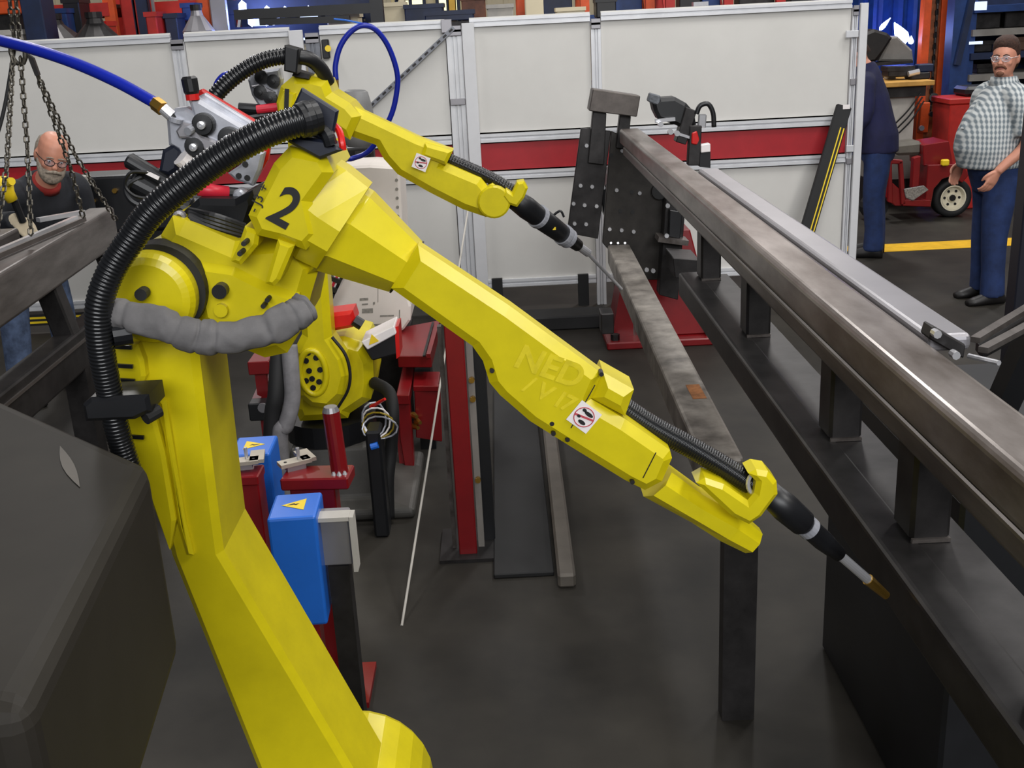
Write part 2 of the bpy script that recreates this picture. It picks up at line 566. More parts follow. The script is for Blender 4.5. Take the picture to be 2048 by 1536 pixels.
# ---------------------------------------------------------------- positioner with tooling plate (right)
HY = 6.85
bp = P(1320, 655, 7.4)
t = thing('welding_positioner', 'red floor pedestal carrying a tilted black bolted tooling plate', 'positioner', (P(1320, 600, 7.2).x, 7.25, 0))
xa, xb = P(1207, 655, 7.2).x, P(1440, 655, 7.2).x
bm = NB(); bb(bm, xa, xb, 6.95, 7.6, 0, .05); mk('base_plate', bm, RED, t, bev=.008)
bm = NB()
rings(bm, [[V((xa + .25, 7.05, .05)), V((xb - .05, 7.05, .05)), V((xb - .05, 7.5, .05)), V((xa + .25, 7.5, .05))],
           [V((xa + .28, 7.12, .75)), V((xb - .22, 7.12, .75)), V((xb - .22, 7.45, .75)), V((xa + .28, 7.45, .75))]])
mk('pedestal', bm, RED, t, bev=.01)
bm = NB(); prism(bm, [V((xa + .05, 7.1, .05)), V((xa + .19, 7.1, .05)), V((xa + .19, 7.1, .5)), V((xa + .13, 7.1, .5))], (0, .3, 0)); mk('side_web', bm, RED, t)
bm = NB(); prism(bm, [V((xb - .13, 7.0, .05)), V((xb - .02, 7.0, .05)), V((xb - .13, 7.0, .22))], (0, .04, 0)); mk('gusset', bm, RED, t)
for q in (xa + .06, xb - .06):
    bm = NB(); cyl(bm, (q, 7.02, .05), (q, 7.02, .09), .03, n=6); mk('anchor_bolt', bm, STEELD, t)
c = P(1262, 400, 7.0)
bm = NB(); bb(bm, c.x - .05, c.x + .2, 7.1, 7.45, .75, 1.0); mk('neck', bm, BLK, t)
bm = NB(); cyl(bm, c + V((0.05, -.05, 0)), c + V((0.05, .35, 0)), .24, n=28); mk('gearbox', bm, BLK, t, bev=.01)
# tilted tooling plates
bm = NB(); prism(bm, PL([(1162, 256), (1222, 262), (1196, 478), (1134, 466)], HY - .03), (0, .03, 0)); pl1 = mk('tooling_plate', bm, STEELD, t, bev=.004)
bm = NB(); prism(bm, PL([(1222, 262), (1290, 290), (1330, 420), (1330, 560), (1270, 560), (1205, 486)], HY + .02), (0, .04, 0)); pl2 = mk('adapter_plate', bm, mat('dark_ground_plate', (52, 49, 46), .5, .5, var=.25, scale=7), t, bev=.004)
def bolts(lst, y, par, r=.014, m_=CHROME):
    for a, b in lst:
        q = P(a, b, y)
        bm = NB(); cyl(bm, q, q + V((0, -.015, 0)), r, n=8)
        mk('bolt', bm, m_, par)
bolts([(1173, 291), (1197, 293), (1161, 371), (1184, 373), (1147, 407), (1169, 410), (1193, 412), (1149, 447), (1172, 448)], HY - .03, pl1, .012)
bolts([(1206, 335), (1244, 301), (1266, 304), (1233, 380), (1279, 386), (1294, 334), (1219, 458), (1243, 460), (1267, 463), (1207, 375)], HY + .02, pl2, .012)
bm = NB()
for a, b in ((1241, 422), (1265, 424), (1264, 384), (1222, 310)):
    q = P(a, b, HY + .02); cyl(bm, q + V((0, .01, 0)), q + V((0, -.003, 0)), .013, n=10)
mk('bolt_hole', bm, INK, pl2)['kind'] = 'stuff'
bm = NB(); q = P(1320, 383, HY - .02); cyl(bm, q, q + V((0, .04, 0)), .05, n=20); mk('shaft_bore', bm, INK, t)
bm = NB(); prism(bm, PL([(1186, 222), (1213, 226), (1208, 330), (1176, 326)], HY - .06), (0, .07, 0)); mk('upright_bar', bm, STEELD, t, bev=.004)
bm = NB(); prism(bm, PL([(1240, 228), (1262, 232), (1256, 300), (1232, 296)], HY - .02), (0, .07, 0)); mk('upright_bar', bm, STEELD, t, bev=.004)
bm = NB(); prism(bm, PL([(1186, 178), (1281, 192), (1274, 234), (1178, 222)], HY - .1), (0, .16, 0))
mk('stop_block', bm, mat('sawn_steel_block', (92, 86, 82), .5, .5, var=.2, scale=10), t, bev=.005)
# gearbox side tooling seen under the frame
bm = NB(); prism(bm, PL([(1332, 395), (1372, 402), (1356, 600), (1318, 590)], HY - .1), (0, .12, 0)); mk('drop_arm', bm, STEELD, t, bev=.004)
bm = NB(); prism(bm, PL([(1340, 420), (1365, 424), (1360, 478), (1338, 474)], HY - .16), (0, .1, 0)); mk('locating_block', bm, BLK, t, bev=.004)
bm = NB(); prism(bm, PL([(1318, 474), (1378, 482), (1376, 492), (1316, 484)], HY - .2), (0, .15, 0)); mk('shelf_bar', bm, STEEL, t)
bm = NB(); prism(bm, PL([(1346, 516), (1400, 520), (1392, 560), (1350, 556)], HY - .6), (0, .3, 0)); mk('locator_foot', bm, STEELD, t, bev=.004)
bolts([(1345, 391), (1335, 411), (1333, 471), (1293, 539), (1306, 541)], HY - .2, t, .014)

# pneumatic clamp with hose on top of the positioner
t = thing('toggle_clamp', 'black clamp with chrome links and a looped hose beside the frame end', 'clamp', P(1360, 330, 6.5))
q = [(1308, 222), (1304, 205), (1320, 196), (1350, 194), (1372, 206), (1388, 224), (1392, 250), (1372, 262), (1352, 250), (1316, 238)]
bm = NB(); cprism(bm, q, 6.45, .12, .02); mk('body', bm, BLK, t)
bm = NB(); prism(bm, PL([(1296, 203), (1301, 186), (1322, 192), (1318, 212)], 6.43), (0, .08, 0)); mk('grip_tip', bm, mat('worn_grey_rubber', (96, 100, 106), .6, var=.3, scale=40), t, bev=.006)
bm = NB(); prism(bm, PL([(1372, 214), (1394, 222), (1372, 290), (1352, 284)], 6.4), (0, .1, 0)); mk('link_arm', bm, STEELD, t, bev=.004)
bm = NB(); beam(bm, P(1310, 242, 6.42), P(1350, 238, 6.42), .02, .02); mk('push_rod', bm, CHROME, t)
for a, b in ((1320, 248), (1340, 263), (1353, 266)):
    bm = NB(); q = P(a, b, 6.4); cyl(bm, q, q + V((0, -.03, 0)), .016, n=10); mk('pivot_pin', bm, CHROME, t)
bm = NB(); beam(bm, P(1355, 267, 6.4), P(1383, 276, 6.4), .015, .015); mk('lever', bm, CHROME, t)
bm = NB(); prism(bm, PL([(1384, 266), (1394, 262), (1399, 280), (1394, 290), (1383, 288)], 6.38), (0, .06, 0)); mk('red_cap', bm, REDB, t, bev=.005)
bm = NB(); tube(bm, spline([P(1393, 228, 6.4), P(1400, 212, 6.4), P(1416, 208, 6.4), P(1426, 226, 6.4), P(1428, 254, 6.4)], 8), .014, 10); mk('looped_hose', bm, BLK, t, True)
bm = NB(); beam(bm, P(1405, 228, 6.42), P(1403, 256, 6.42), .045, .03, (0, -1, 0)); mk('air_cylinder', bm, CHROME, t, bev=.006)
bm = NB(); beam(bm, P(1390, 250, 6.42), P(1386, 330, 6.42), .07, .06, (0, -1, 0)); mk('mast', bm, STEELD, t, bev=.005)
bm = NB(); prism(bm, PL([(1402, 290), (1421, 287), (1421, 304), (1402, 306)], 6.38), (0, .06, 0)); mk('white_valve', bm, WHITEL, t, bev=.004)
bm = NB(); prism(bm, PL([(1400, 306), (1421, 304), (1421, 336), (1400, 334)], 6.4), (0, .06, 0)); mk('valve_base', bm, BLK, t)

# ---------------------------------------------------------------- long steel frame on the right
XA, XB, ZC = .708, .826, 1.46
t = thing('steel_truss_frame', 'long rectangular steel tube frame with short uprights running to the tooling plate', 'steel frame', (.75, 4.0, .95))
bm = NB(); bb(bm, XA, XB, 1.05, 6.62, 1.372, ZC); mk('top_chord', bm, STEELW, t, bev=.016, seg=4)
bm = NB(); bb(bm, XA + .006, .852, 1.05, 6.5, 1.318, 1.369); mk('lower_flange', bm, STEEL, t, bev=.01, seg=3)
bm = NB(); bb(bm, XA - .003, .792, 1.05, 4.42, .985, 1.085); bc = mk('bottom_chord', bm, STEELD, t, bev=.012, seg=3)
bm = NB(); bb(bm, .784, .89, 1.2, 4.35, 1.072, 1.084); mk('lower_shelf', bm, STEELD, t)
for y in (4.3, 3.48, 2.55, 2.0, 1.4):
    bm = NB(); bb(bm, .768, .848, y - .05, y + .05, 1.085, 1.319); p_ = mk('upright', bm, STEELD, t, bev=.008)
    bm = NB(); beam(bm, (.77, y - .053, 1.089), (.846, y - .053, 1.089), .008, .008); mk('weld_bead', bm, STEEL, p_)
bm = NB(); bb(bm, .842, .932, 2.12, 4.75, ZC - .04, ZC - .004); mk('side_rail', bm, GREYP, t, bev=.012, seg=3)
for y in (4.6, 3.3, 2.3):
    bm = NB(); bb(bm, XB - .01, .86, y - .03, y + .03, ZC - .075, ZC - .041); mk('cross_tie', bm, STEELD, t)
bm = NB(); prism(bm, PL([(1866, 653), (1932, 690), (1928, 718), (1858, 678)], 2.1), (0, .05, 0)); eb = mk('end_bracket', bm, STEELD, t, bev=.003)
for q in (P(1905, 706, 2.08), P(1868, 664, 2.09)):
    bm = NB(); cyl(bm, q, q + V((.0, -.02, 0)), .0085, n=8); mk('bracket_bolt', bm, CHROME, eb)
q = P(1938, 712, 2.1)
bm = NB(); cyl(bm, q, P(1998, 726, 2.02), .0055, n=8); mk('threaded_rod', bm, CHROME, eb)

# slender bar that the far robot's torch points at
xl, xr = P(1210, 488, HY - .2).x, P(1265, 488, HY - .2).x
zb = .5 * (P(1210, 488, HY - .2).z + P(1265, 490, HY - .2).z)
q0, q1 = PZ(1237, 489, zb), PZ(1440, 905, zb)
bm = NB(); d = (q1 - q0).normalized()
beam(bm, q0 - V((0, 0, .06)), q1 + d * .05 - V((0, 0, .06)), .135, .12)
t = tag(mk('tooling_bar', bm, BARM, bev=.012, seg=2), 'narrow stained steel bar running from the plate past the near torch', 'steel bar')
q = PZ(1392, 783, zb + .001)
bm = NB(); box(bm, q - OFF[t.name] * 0, (.05, .16, .002)); mk('rust_patch', bm, ORUST, t)
bm = NB(); box(bm, PZ(1242, 640, zb - .05) + V((-.07, 0, 0)), (.06, .12, .1)); mk('side_block', bm, STEELD, t, bev=.004)
bm = NB()
for a in (1222, 1236, 1250):
    cyl(bm, PZ(a, 486, zb + .0), PZ(a, 486, zb + .008), .007, n=8)
mk('weld_blob', bm, CHROME, t)['kind'] = 'stuff'
bm = NB(); beam(bm, q1 + V((0, -.3, -.12)), V((q1.x, q1.y - .3, .0)), .1, .06); mk('support_leg', bm, STEELD, t)

# dark tailstock stand at the right edge
t = thing('tailstock_stand', 'black steel stand with two bright-edged rails at the right edge', 'stand', (1.55, 2.9, 0))
bm = NB(); bb(bm, 1.02, 2.0, 2.3, 3.3, .0, 1.0); mk('cabinet', bm, BLK, t, bev=.01)
for (a, b), (c_, d_) in (((1950, 680), (2130, 570)), ((1966, 700), (2130, 612))):
    p0, p1 = PZ(a, b, 1.42), PZ(c_, d_, 1.42)
    bm = NB(); beam(bm, p0, p1, .02, .012); mk('angle_rail', bm, STEEL, t)
p0, p1, p2, p3 = PZ(1952, 682, 1.4), PZ(2130, 572, 1.4), PZ(2130, 612, 1.4), PZ(1966, 700, 1.4)
bm = NB(); prism(bm, [p0, p1, p2, p3], (0, 0, -.02)); mk('web_plate', bm, STEELD, t)
bm = NB(); beam(bm, PZ(2090, 620, 1.39), V((PZ(2090, 620, 1.39).x, 2.75, .95)), .06, .06); mk('prop', bm, BLK, t)
p0, p1 = P(2046, 60, 5.2), P(2012, 640, 5.2)
bm = NB(); beam(bm, (p1.x + .06, 5.2, 0), (p1.x + .06, 5.2, 2.6), .1, .1, (0, -1, 0))
t = tag(mk('machine_post', bm, mat('blue_black_post', (16, 18, 30), .5, var=.1), bev=.006), 'dark blue-black upright post cut by the right edge of the picture', 'post')
bm = NB(); box(bm, (p1.x + .06, 5.2, .01), (.24, .24, .02)); mk('foot_plate', bm, BLK, t)
bm = NB(); box(bm, (p1.x + .14, 5.16, .72), (.1, .12, .3)); mk('junction_box', bm, BLK, t, bev=.01)

# ---------------------------------------------------------------- near robot, number 2
def no_step_label(par, c, s, rx, up, m_w=WHITEL):
    """square white label: black soles crossed out by a red ring and bar"""
    rx = V(rx).normalized(); up = V(up); up = (up - rx * up.dot(rx)).normalized()
    n = rx.cross(up)
    R = M((rx, up, n)).transposed()
    bm = NB(); box(bm, c, (s, s, .001), R); lb = mk('warning_label', bm, m_w, par, label='white label with crossed-out black shoe soles')
    bm = NB()
    tube(bm, [V(c) + n * .0012 + rx * (math.cos(a * .19635) * s * .4) + up * (math.sin(a * .19635) * s * .4) for a in range(32)], s * .02, 6, closed=True)
    mk('red_ring', bm, REDL, lb)
    bm = NB(); beam(bm, V(c) + n * .0012 - rx * s * .38 - up * s * .1, V(c) + n * .0012 + rx * s * .38 + up * s * .1, s * .08, .001, n)
    mk('red_bar', bm, REDL, lb)
    for ax, ay, wx, wy in ((.08, .2, .2, .08), (-.16, .24, .09, .07), (.06, -.22, .17, .08), (-.2, -.08, .08, .06)):
        bm = NB()
        ps = [V(c) + n * .001 + rx * ((ax + wx * math.cos(k * .5236)) * s) + up * ((ay + wy * math.sin(k * .5236)) * s) for k in range(12)]
        prism(bm, ps, n * .0008); mk('shoe_sole', bm, INK, lb)
    return lb

A = 1.75
r2 = thing('welding_robot', 'near yellow welding robot marked 2, its long arm reaching to lower right', 'robot', (-.42, 1.85, 0), 'yellow welding robots')
# base and column
bm = NB(); lathe(bm, (-.36, 1.86, 0), (0, 0, 1), [(0, .27), (.04, .27), (.05, .2), (.22, .17), (.23, .22), (.36, .22), (.38, .18)], 28); mk('base', bm, YEL, r2)
wp = PL([(258, 640), (392, 640), (398, 700), (440, 1040), (448, 1100)], 1.72) + [V((-.26, 1.72, .62)), V((-.30, 1.72, .44)), V((-.44, 1.72, .44)), V((-.47, 1.72, .64))] + PL([(345, 1110), (318, 1000), (262, 880), (240, 720)], 1.72)
bm = NB(); cprism(bm, None, 1.72, .17, .012, world_pts=wp); la = mk('lower_arm', bm, YEL, r2)
bm = NB(); c = V((-.37, 1.66, .58)); cyl(bm, c, c + V((0, .34, 0)), .16, n=28); mk('shoulder_hub', bm, YEL, r2, bev=.02, seg=2)
bm = NB(); cprism(bm, [(226, 692), (276, 688), (288, 720), (292, 752), (282, 778), (300, 790), (330, 905), (352, 1040), (340, 1100), (268, 905), (240, 790)], 1.69, .03, .006); mk('side_flange', bm, YEL, la)
bm = NB(); cprism(bm, [(318, 800), (332, 800), (372, 1045), (388, 1110), (374, 1110), (355, 1045)], 1.70, .03, .006); mk('edge_rib', bm, YEL, la)
for a, b, w in ((224, 693, 40), (230, 731, 36), (236, 760, 34), (258, 873, 30)):
    p0, p1 = P(a, b, 1.665), P(a + w, b + 2, 1.665)
    bm = NB(); beam(bm, p0, p1, .006, .005, (0, -1, 0)); mk('cable_tie', bm, BLK, la)
bm = NB(); box(bm, P(286, 775, 1.67), (.02, .03, .01)); mk('plate_hook', bm, STEELD, la)
# elbow hub with black seal gap
hc = P(303, 592, 1.69)
bm = NB(); lathe(bm, hc + V((0, .02, 0)), (0, -1, 0), [(-.2, .07), (0, .072), (.032, .072), (.042, .066), (.046, .055), (.046, 0)], 48); mk('elbow_hub', bm, YEL, r2)
bm = NB(); cyl(bm, P(316, 582, 1.70), P(316, 582, 1.70) + V((0, .05, 0)), .0745, n=44); mk('seal_gap', bm, INK, r2)
bm = NB(); q = P(281, 590, 1.638); cyl(bm, q, q + V((0, .02, 0)), .0095, n=14); mk('plug_hole', bm, INK, r2)
# casting behind the hub
bm = NB(); cprism(bm, [(322, 470), (345, 432), (372, 440), (470, 482), (500, 478), (600, 470), (640, 530), (622, 590), (612, 640), (575, 705), (530, 715), (470, 690), (400, 660), (380, 620), (340, 560)], 1.755, .16, .022)
ec = mk('elbow_casting', bm, YEL, r2)
bm = NB(); cprism(bm, [(400, 520), (470, 530), (530, 560), (600, 585), (600, 640), (540, 690), (470, 680), (405, 640), (392, 575)], 1.735, .05, .014); mk('casting_boss', bm, YEL, ec)
bm = NB(); q = P(438, 584, 1.70); cyl(bm, q, q + V((0, .05, 0)), .0118, n=18); mk('black_plug', bm, BLK, ec)
bm = NB(); q = P(441, 622, 1.71); cyl(bm, q, q + V((0, .03, 0)), .011, n=12); mk('small_boss', bm, YEL, ec)
bm = NB()
for a, b in ((534, 601), (526, 613), (487, 488), (479, 508)):
    q = P(a, b, 1.70 if a > 500 else 1.645); cyl(bm, q, q + V((0, .03, 0)), .004, n=8)
mk('screw_hole', bm, INK, ec)['kind'] = 'stuff'
# block with the number
bm = NB(); cprism(bm, [(497, 430), (512, 398), (548, 326), (580, 292), (650, 306), (668, 345), (625, 404), (640, 470), (612, 500), (565, 482), (515, 470)], 1.672, .20, .014)
blk = mk('number_block', bm, YEL, r2)
bm = NB(); cprism(bm, [(490, 452), (520, 462), (516, 490), (482, 530), (462, 522), (478, 488)], 1.68, .06, .006); mk('block_rib', bm, YEL, blk)
bm = NB(); cprism(bm, [(556, 478), (590, 490), (560, 560), (548, 572), (530, 566), (538, 540)], 1.665, .07, .006); mk('block_rib', bm, YEL, blk)
bm = NB(); oct_loft(bm, [(650, 306, 578, 482, .088), (698, 336, 598, 508, .088), (741, 370, 640, 528, .088)], 1.752, .4, .08, .35); mk('forearm_flange', bm, YEL, blk)
RX = pxdir(567, 418, 40, 22, 1.65)
UPV = pxdir(567, 418, 17, -36, 1.65)
text('painted_number', '2', .086, P(567, 417, 1.6555), RX, UPV, INK, blk, .0004, .0016, .08, .84)['label'] = 'black painted 2'
text('axis_mark', '- J3 +', .021, P(518, 396, 1.6555), pxdir(518, 396, 14, -30, 1.65), pxdir(518, 396, -30, -14, 1.65), INK, blk, .0003)
# forearm
bm = NB(); oct_loft(bm, [(716, 372, 622, 538, .085), (744, 388, 640, 532, .085), (843, 488, 780, 577, .056), (846, 492, 785, 574, .050)], 1.775); mk('forearm_cone', bm, YEL, r2)
bm = NB(); oct_loft(bm, [(844, 487, 781, 578, .0565), (847, 489, 784, 580, .0565)], 1.775); mk('joint_seam', bm, INK, r2)
bm = NB(); cprism(bm, [(836, 490), (1020, 612), (1204, 747), (1182, 798), (1250, 838), (1340, 900), (1344, 916), (1324, 962), (1290, 980), (1250, 960), (1130, 886), (1060, 842), (1000, 790), (979, 765), (966, 722), (945, 692), (782, 576)], 1.717, .035, .016, .055)
fa = mk('forearm', bm, YEL, r2)
bm = NB(); oct_loft(bm, [(1340, 936, 1284, 984, .045), (1400, 980, 1380, 1036, .045), (1478, 1024, 1438, 1074, .04), (1522, 1062, 1488, 1100, .03)], 1.765); mk('wrist_casting', bm, YEL, r2)
bm = NB(); cprism(bm, [(1206, 744), (1268, 779), (1250, 832), (1182, 796)], 1.72, .07, .016, .02); mk('cover', bm, YEL, fa)
bm = NB(); beam(bm, P(1190, 770, 1.7003), P(1142, 856, 1.7003), .0016, .001, (0, -1, 0)); mk('seam_line', bm, STEELD, fa)
bm = NB(); beam(bm, P(1312, 905, 1.7003), P(1286, 956, 1.7003), .0016, .001, (0, -1, 0)); mk('seam_line', bm, STEELD, fa)
for a, b in ((1203, 749), (1104, 848), (1107, 868), (1135, 880), (1265, 965), (984, 742)):
    bm = NB(); q = P(a, b, 1.70); cyl(bm, q, q + V((0, .02, 0)), .004, n=8); mk('bolt', bm, STEELD, fa)
no_step_label(fa, P(1168, 834, 1.699), .042, pxdir(1168, 834, 30, 22, 1.7), pxdir(1168, 834, 22, -30, 1.7))
text('chalked_name', 'NED', .056, P(1098, 735, 1.7004), pxdir(1096, 738, 62, 22, 1.7), pxdir(1096, 738, 14, -40, 1.7), YELC, fa, .0002, .0015, .1)['label'] = 'faint rubbed-on letters NED'
text('chalked_mark', '/ V I7', .04, P(1098, 790, 1.7004), pxdir(1096, 738, 62, 30, 1.7), pxdir(1096, 738, 14, -40, 1.7), YELC, fa, .0002, .001, .1)
# wrist bracket, hose along the arm, torch
bm = NB(); cprism(bm, [(1392, 965), (1410, 955), (1448, 968), (1495, 1000), (1508, 985), (1512, 962), (1496, 946), (1512, 938), (1536, 942), (1553, 962), (1555, 988), (1522, 1032), (1498, 1048), (1462, 1030)], 1.70, .045, .008); wf = mk('wrist_bracket', bm, YEL, r2)
bm = NB(); tube(bm, [P(1509 + 13 * math.cos(k * .3927), 968 + 20 * math.sin(k * .3927), 1.71) for k in range(16)], .004, 6, closed=True); mk('hose_ring', bm, CHROME, wf)
bm = NB(); corr(bm, [P(1225, 800, 1.77), P(1300, 850, 1.765), P(1400, 905, 1.75), P(1510, 972, 1.73)], .0195, .0045, 18, .09); mk('arm_hose', bm, HOSE, r2, True)
bm = NB()
a_, b_ = P(1536, 985, 1.73), P(1700, 1128, 1.78)
lathe(bm, a_, b_ - a_, [(0, .022), (.05, .026), (.1, .024), (.105, .019), (.16, .019), (.21, .014)], 20); to = mk('torch', bm, BLK, r2, True)
d = (b_ - a_).normalized()
bm = NB(); cyl(bm, a_ + d * .108, a_ + d * .122, .021, n=20); mk('torch_band', bm, CAST, to)
bm = NB(); cyl(bm, a_ + d * .205, a_ + d * .3, .009, n=14); mk('torch_neck', bm, CHROME, to)
bm = NB(); cyl(bm, a_ + d * .3, a_ + d * .36, .011, .008, n=14); mk('torch_nozzle', bm, BRASS, to)
# big corrugated conduit with its clamps
pth = [P(275, 985, 1.60), P(246, 900, 1.60), P(232, 850, 1.595), P(219, 785, 1.59), P(204, 710, 1.58), P(197, 640, 1.575), P(203, 590, 1.575), P(226, 535, 1.58), P(262, 480, 1.585), P(307, 420, 1.59), P(388, 354, 1.60), P(450, 310, 1.605), P(510, 276, 1.61), P(560, 254, 1.62), P(606, 240, 1.63)]
bm = NB(); corr(bm, pth, lambda t: .0186 + .0042 * t, .0060, 24, .09); mk('main_conduit', bm, HOSE, r2, True)
a_, b_ = P(596, 243, 1.627), P(650, 228, 1.65)
bm = NB(); lathe(bm, a_, b_ - a_, [(0, .0215), (.002, .0245), (.009, .025), (.011, .0262), (.019, .0262), (.021, .0245), (.03, .0245)], 26); mk('conduit_collar', bm, BLK, r2)
bm = NB(); cprism(bm, [(603, 176), (676, 222), (664, 284), (588, 264), (582, 221)], 1.656, .012, .003); cb = mk('conduit_bracket', bm, NAVYP, r2)
bm = NB(); cprism(bm, [(582, 270), (650, 280), (688, 300), (640, 318), (576, 284)], 1.655, .05, .004); mk('bracket_foot', bm, NAVYP, cb)
bm = NB(); tube(bm, spline([P(662, 245, 1.69), P(678, 262, 1.67), P(684, 285, 1.66), P(686, 300, 1.66)], 6), .0055, 8); mk('red_cable', bm, REDB, cb)
bm = NB(); tube(bm, spline([P(640, 255, 1.66), P(655, 270, 1.65), P(662, 290, 1.65)], 6), .01, 8); mk('black_cable', bm, BLK, cb)
bm = NB(); cprism(bm, [(166, 808), (182, 794), (298, 788), (304, 822), (270, 838), (172, 842)], 1.575, .07, .006); hcl = mk('hose_clamp', bm, BLK, r2)
bm = NB(); cyl(bm, P(290, 836, 1.58), P(318, 820, 1.6), .011, n=12); mk('clamp_lever', bm, RUB, hcl)
# grey sleeve over a cable bundle
sl = spline([P(214, 628, 1.60), P(262, 632, 1.59), P(330, 652, 1.58), P(392, 672, 1.575), P(455, 676, 1.575), P(520, 660, 1.58), P(580, 636, 1.59), P(612, 612, 1.61)], 18)
bm = NB(); tube(bm, sl, .0245, 28, rf=lambda i: .0245 - .0035 * max(0, math.sin(i * .37 + 2 * math.sin(i * .11))) ** 6)
for v in bm.verts:
    v.co += noise.noise_vector(v.co * 24) * .006 + noise.noise_vector(v.co * 60) * .0028
mk('cloth_sleeve', bm, CLOTH, r2, True)
bm = NB(); cyl(bm, P(225, 668, 1.59), P(262, 662, 1.6), .02, n=14); mk('sleeve_clip', bm, BLK, r2)

# wire feeder bolted on the casting
wfd = NB(); cprism(wfd, [(388, 186), (404, 178), (545, 262), (536, 320), (506, 372), (470, 352), (372, 300)], 1.90, .012, .003)
fd = mk('feeder_plate', wfd, REDB, r2, label='red-edged plate carrying the silver wire drive')
bm = NB(); cprism(bm, [(398, 192), (410, 186), (536, 264), (500, 300), (420, 240)], 1.885, .012, .003); mk('top_cover', bm, CAST, fd)
bm = NB(); cprism(bm, [(334, 240), (350, 216), (372, 214), (385, 222), (376, 196), (392, 194), (428, 216), (506, 262), (520, 282), (500, 318), (462, 330), (420, 352), (372, 332), (356, 300), (338, 290)], 1.862, .02, .006); mk('drive_casting', bm, CAST, fd)
for a, b, r in ((404, 250, .0158), (388, 294, .0150), (456, 278, .0158)):
    q = P(a, b, 1.838)
    bm = NB(); lathe(bm, q + V((0, .02, 0)), (0, -1, 0), [(0, r * 1.2), (.012, r * 1.2), (.0125, r), (.02, r), (.021, 0)], 22); wh = mk('drive_roll', bm, BLK, fd)
    bm = NB(); lathe(bm, q, (0, -1, 0), [(0, r * .42), (.008, r * .42), (.009, r * .16), (.004, 0)], 14); mk('roll_hub', bm, CHROME, fd)
bm = NB(); cprism(bm, [(352, 262), (366, 244), (386, 250), (404, 272), (436, 284), (440, 298), (412, 306), (398, 284), (372, 276), (358, 276)], 1.845, .01, .003); mk('pressure_arm', bm, GREYP, fd)
bm = NB(); cyl(bm, P(375, 263, 1.83), P(386, 257, 1.845), .007, n=12); mk('arm_pivot', bm, CAST, fd)
bm = NB(); cyl(bm, P(350, 244, 1.85), P(352, 236, 1.85), .011, n=14); mk('inlet_boss', bm, CAST, fd)
bm = NB(); cyl(bm, P(326, 216, 1.86), P(344, 232, 1.86), .010, n=14); mk('inlet_connector', bm, CHROME, fd)
bm = NB(); cyl(bm, P(310, 206, 1.87), P(326, 218, 1.86), .012, n=6); mk('brass_nut', bm, BRASS, fd)
bm = NB(); lathe(bm, P(384, 188, 1.86), P(378, 156, 1.86) - P(384, 188, 1.86), [(0, .011), (.004, .013), (.024, .0135), (.028, .010)], 12); kn = mk('tension_knob', bm, BLK, fd)
bm = NB(); cyl(bm, P(386, 200, 1.86), P(384, 188, 1.86), .011, n=14); mk('knob_base', bm, REDB, kn)
bm = NB(); cprism(bm, [(456, 346), (480, 330), (512, 300), (528, 306), (520, 340), (506, 372), (490, 366), (472, 360)], 1.86, .02, .004); lc = mk('lower_casting', bm, CAST, fd)
bm = NB()
for a, b in ((490, 329), (477, 352), (494, 356), (345, 234)):
    q = P(a, b, 1.853); cyl(bm, q, q + V((0, .01, 0)), .005, n=8)
mk('casting_hole', bm, INK, lc)['kind'] = 'stuff'
bm = NB(); cyl(bm, P(362, 312, 1.85), P(384, 330, 1.86), .017, n=16); mk('white_housing', bm, WHITEL, fd)
bm = NB(); cprism(bm, [(326, 300), (350, 286), (366, 300), (356, 340), (340, 350), (318, 345)], 1.86, .05, .006); mk('dark_blue_motor', bm, NAVYP, fd)
bm = NB(); cyl(bm, P(254, 318, 1.86), P(372, 388, 1.86), .0135, n=18); mo = mk('motor_tube', bm, BLK, r2, bev=.004)
bm = NB(); cyl(bm, P(262, 358, 1.87), P(380, 420, 1.88), .022, n=18); mk('motor_tube', bm, BLK, r2, bev=.004)
bm = NB(); beam(bm, P(293, 345, 1.838), P(318, 357, 1.838), .006, .003, (0, -1, 0)); mk('bright_label', bm, WHITEL, mo)
bm = NB(); tube(bm, spline([P(300, 345, 1.84), P(262, 345, 1.83), P(250, 370, 1.83), P(270, 392, 1.83), P(310, 398, 1.84)], 8), .003, 6); mk('thin_cable', bm, BLK, r2)
bm = NB(); tube(bm, spline([P(290, 350, 1.86), P(255, 372, 1.85), P(262, 400, 1.84), P(300, 420, 1.84)], 8), .006, 8); mk('thin_cable', bm, BLK, r2)
bm = NB(); cyl(bm, P(396, 378, 1.82), P(456, 386, 1.84), .0112, n=16); mk('red_sleeve', bm, PINK, r2, True)
bm = NB(); cyl(bm, P(456, 386, 1.84), P(476, 388, 1.845), .0105, n=14); mk('cable_end', bm, BLK, r2)
bm = NB(); lathe(bm, P(484, 387, 1.86), (0, -1, 0), [(0, .011), (.025, .011), (.03, .008), (.031, 0)], 16); mk('silver_knob', bm, CAST, r2)
bm = NB(); cprism(bm, [(366, 424), (398, 396), (470, 398), (505, 380), (512, 410), (490, 478), (440, 470), (400, 452)], 1.80, .12, .01); mk('valve_block', bm, BLK, r2)
for k in range(5):
    bm = NB(); tube(bm, spline([P(378, 420 + 6 * k, 1.79 - .006 * k), P(430, 432 + 8 * k, 1.775), P(490, 452 + 7 * k, 1.79)], 6), .0055, 8); mk('air_line', bm, BLK, r2)
bm = NB(); cprism(bm, [(372, 436), (400, 440), (426, 476), (418, 482), (380, 452)], 1.775, .02, .004); mk('blue_valve', bm, NAVYP, r2)
bm = NB(); lathe(bm, P(361, 432, 1.775), (0, -1, 0), [(0, .010), (.01, .010), (.011, .005), (.006, 0)], 14); mk('grey_port', bm, GREYP, r2)

